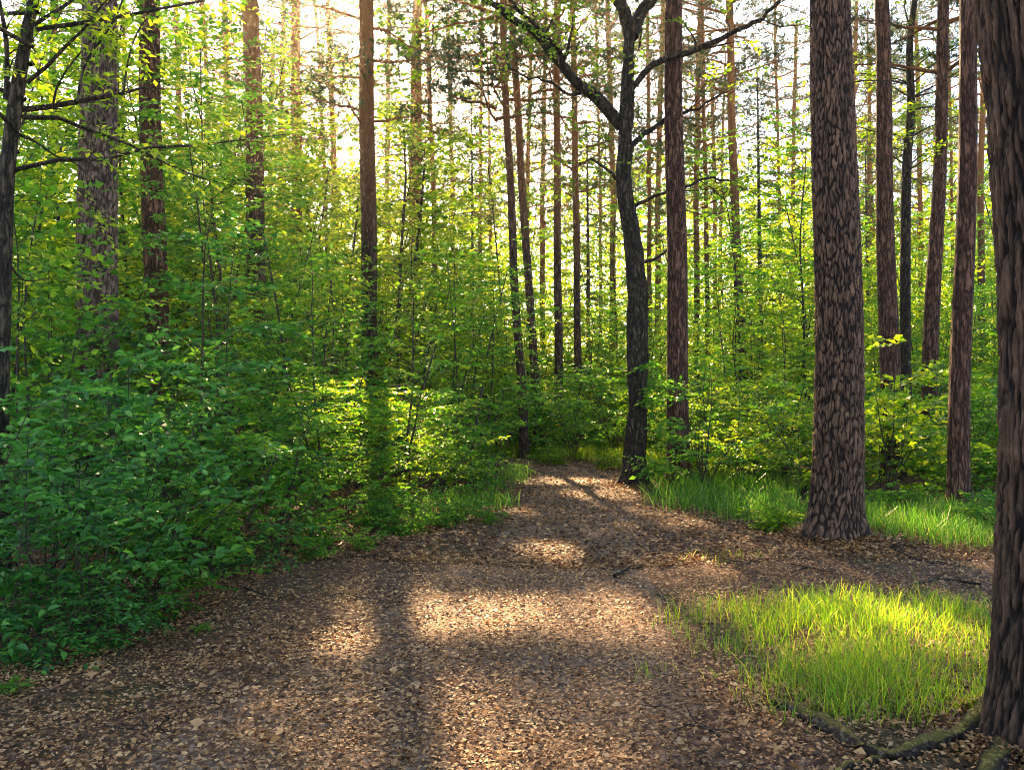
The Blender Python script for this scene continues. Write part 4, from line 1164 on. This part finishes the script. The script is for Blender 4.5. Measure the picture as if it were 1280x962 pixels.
# leaves and needles heaped against the feet of the nearer trunks
rng = np.random.default_rng(91)
HP = []
for (px, Yd, r0, n) in [(1043, 8.85, 0.34, 3800), (792, 14.0, 0.34, 1600), (848, 14.0, 0.2, 900), (1201, 10.6, 0.18, 1200), (1300, 3.95, 0.32, 4200)]:
    x0 = (px - CX) / FPX * Yd; a = rng.uniform(0, TAU, n); rr = r0 + rng.exponential(0.11, n)
    x = x0 + rr * np.cos(a); y = Yd + rr * np.sin(a)
    z = ground_h(x, y) + 0.01 + 0.07 * np.exp(-(rr - r0) / 0.10) * rng.random(n)
    P = np.stack([x, y, z], -1); az = rng.uniform(0, TAU, n)
    ld = nrm(np.stack([np.cos(az), np.sin(az), rng.normal(0, 0.3, n)], -1)); nn = nrm(UP + rng.normal(0, 0.45, (n, 3))); rt = nrm(np.cross(ld, nn)); nn = np.cross(rt, ld)
    sz = rng.uniform(0.014, 0.042, (n, 1)); w = sz * 0.3
    HP.append(np.stack([P, P + ld * sz * .45 + rt * w + nn * sz * .12, P + ld * sz, P + ld * sz * .5 - rt * w + nn * sz * .12], 1))
obj('heaped_litter', leaf_mesh('heaped_litter', np.concatenate(HP)), M['litter'], kind='stuff')
# fine sticks in the litter
rng = np.random.default_rng(33)
g = Geo()
for q in range(1100):
    y = 2.9 + 9 * rng.random() ** 1.4; x = rng.uniform(-650, 680) / FPX * y
    if not (trail_left(y) - 0.6 < x < trail_right(y) + 0.6): continue
    a = rng.uniform(0, TAU); L = rng.uniform(0.03, 0.16); r = rng.uniform(0.0012, 0.003)
    p = np.array([x, y, float(ground_h(x, y)) + 0.025])
    d = np.array([math.cos(a), math.sin(a), rng.normal(0, 0.08)])
    g.tube(np.array([p, p + d * L * .5 + rng.normal(0, L * .05, 3), p + d * L]), [r, r, r * .6], 3)
obj('twig_litter', g.mesh('twig_litter'), M['bark_thin'], kind='stuff')
# fallen stick on the trail
def stick(pxs, lab, r=0.016):
    pts = []
    for (a, b) in pxs:
        x, y = gpx(a, b); pts.append((x, y, float(ground_h(x, y)) + r + 0.012))
    P = spline(pts, 12); o = P[0].copy()
    g = Geo(); g.tube(P, np.linspace(r, r * 0.4, 12), 7)
    g.tube(arc(P[5], P[6] - P[5] + np.array([0.01, 0.02, 0.012]), 0.16, 4, rng, 0, 0.1), np.linspace(r * 0.5, 0.003, 4), 5)
    t = obj('fallen_stick', g.mesh('fallen_stick', o), M['bark_oak']); t.location = o
    t['label'] = lab; t['category'] = 'stick'
stick([(768, 714), (782, 707), (806, 703)], 'dark forked stick lying on the middle of the trail')
stick([(1110, 692), (1150, 706), (1200, 712)], 'thin fallen stick on the litter right of the thick plated pine', 0.010)
stick([(1040, 722), (1010, 716), (985, 722)], 'thin fallen stick on the litter below the thick plated pine', 0.010)


stick([(300, 735), (345, 748), (372, 742)], 'thin crooked twig on the shaded litter in front of the left bushes', 0.008)
stick([(900, 915), (870, 900), (842, 905)], 'short twig on the litter left of the root of the massive right hand trunk', 0.007)
stick([(505, 690), (470, 700), (430, 698)], 'fallen branchlet on the bare slope below the left bank', 0.011)
stick([(960, 700), (930, 708), (890, 702)], 'dry twig on the litter between the trail and the thick plated pine', 0.009)
stick([(1225, 735), (1180, 728), (1130, 738)], 'dead branch lying behind the sunlit grass at the right', 0.012)
stick([(215, 905), (180, 922), (120, 915)], 'slender dead twig on the dark litter at the lower left', 0.007)
# ------------------------------------------------------------------ air
hz = Geo()
me = bpy.data.meshes.new('haze')
x0, x1, y0, y1, z0, z1 = -90, 90, -12, 135, -4, 32
v = [(x, y, z) for z in (z0, z1) for y in (y0, y1) for x in (x0, x1)]
me.from_pydata(v, [], [(0, 2, 3, 1), (4, 5, 7, 6), (0, 1, 5, 4), (2, 6, 7, 3), (0, 4, 6, 2), (1, 3, 7, 5)])
m, nt, out = mat_new('air')
vp = nt.nodes.new('ShaderNodeVolumePrincipled')
vp.inputs['Color'].default_value = (1, 0.93, 0.78, 1)
vp.inputs['Density'].default_value = 0.00042
vp.inputs['Anisotropy'].default_value = 0.86
nt.links.new(vp.outputs[0], out.inputs['Volume'])
obj('haze', me, m, kind='stuff')
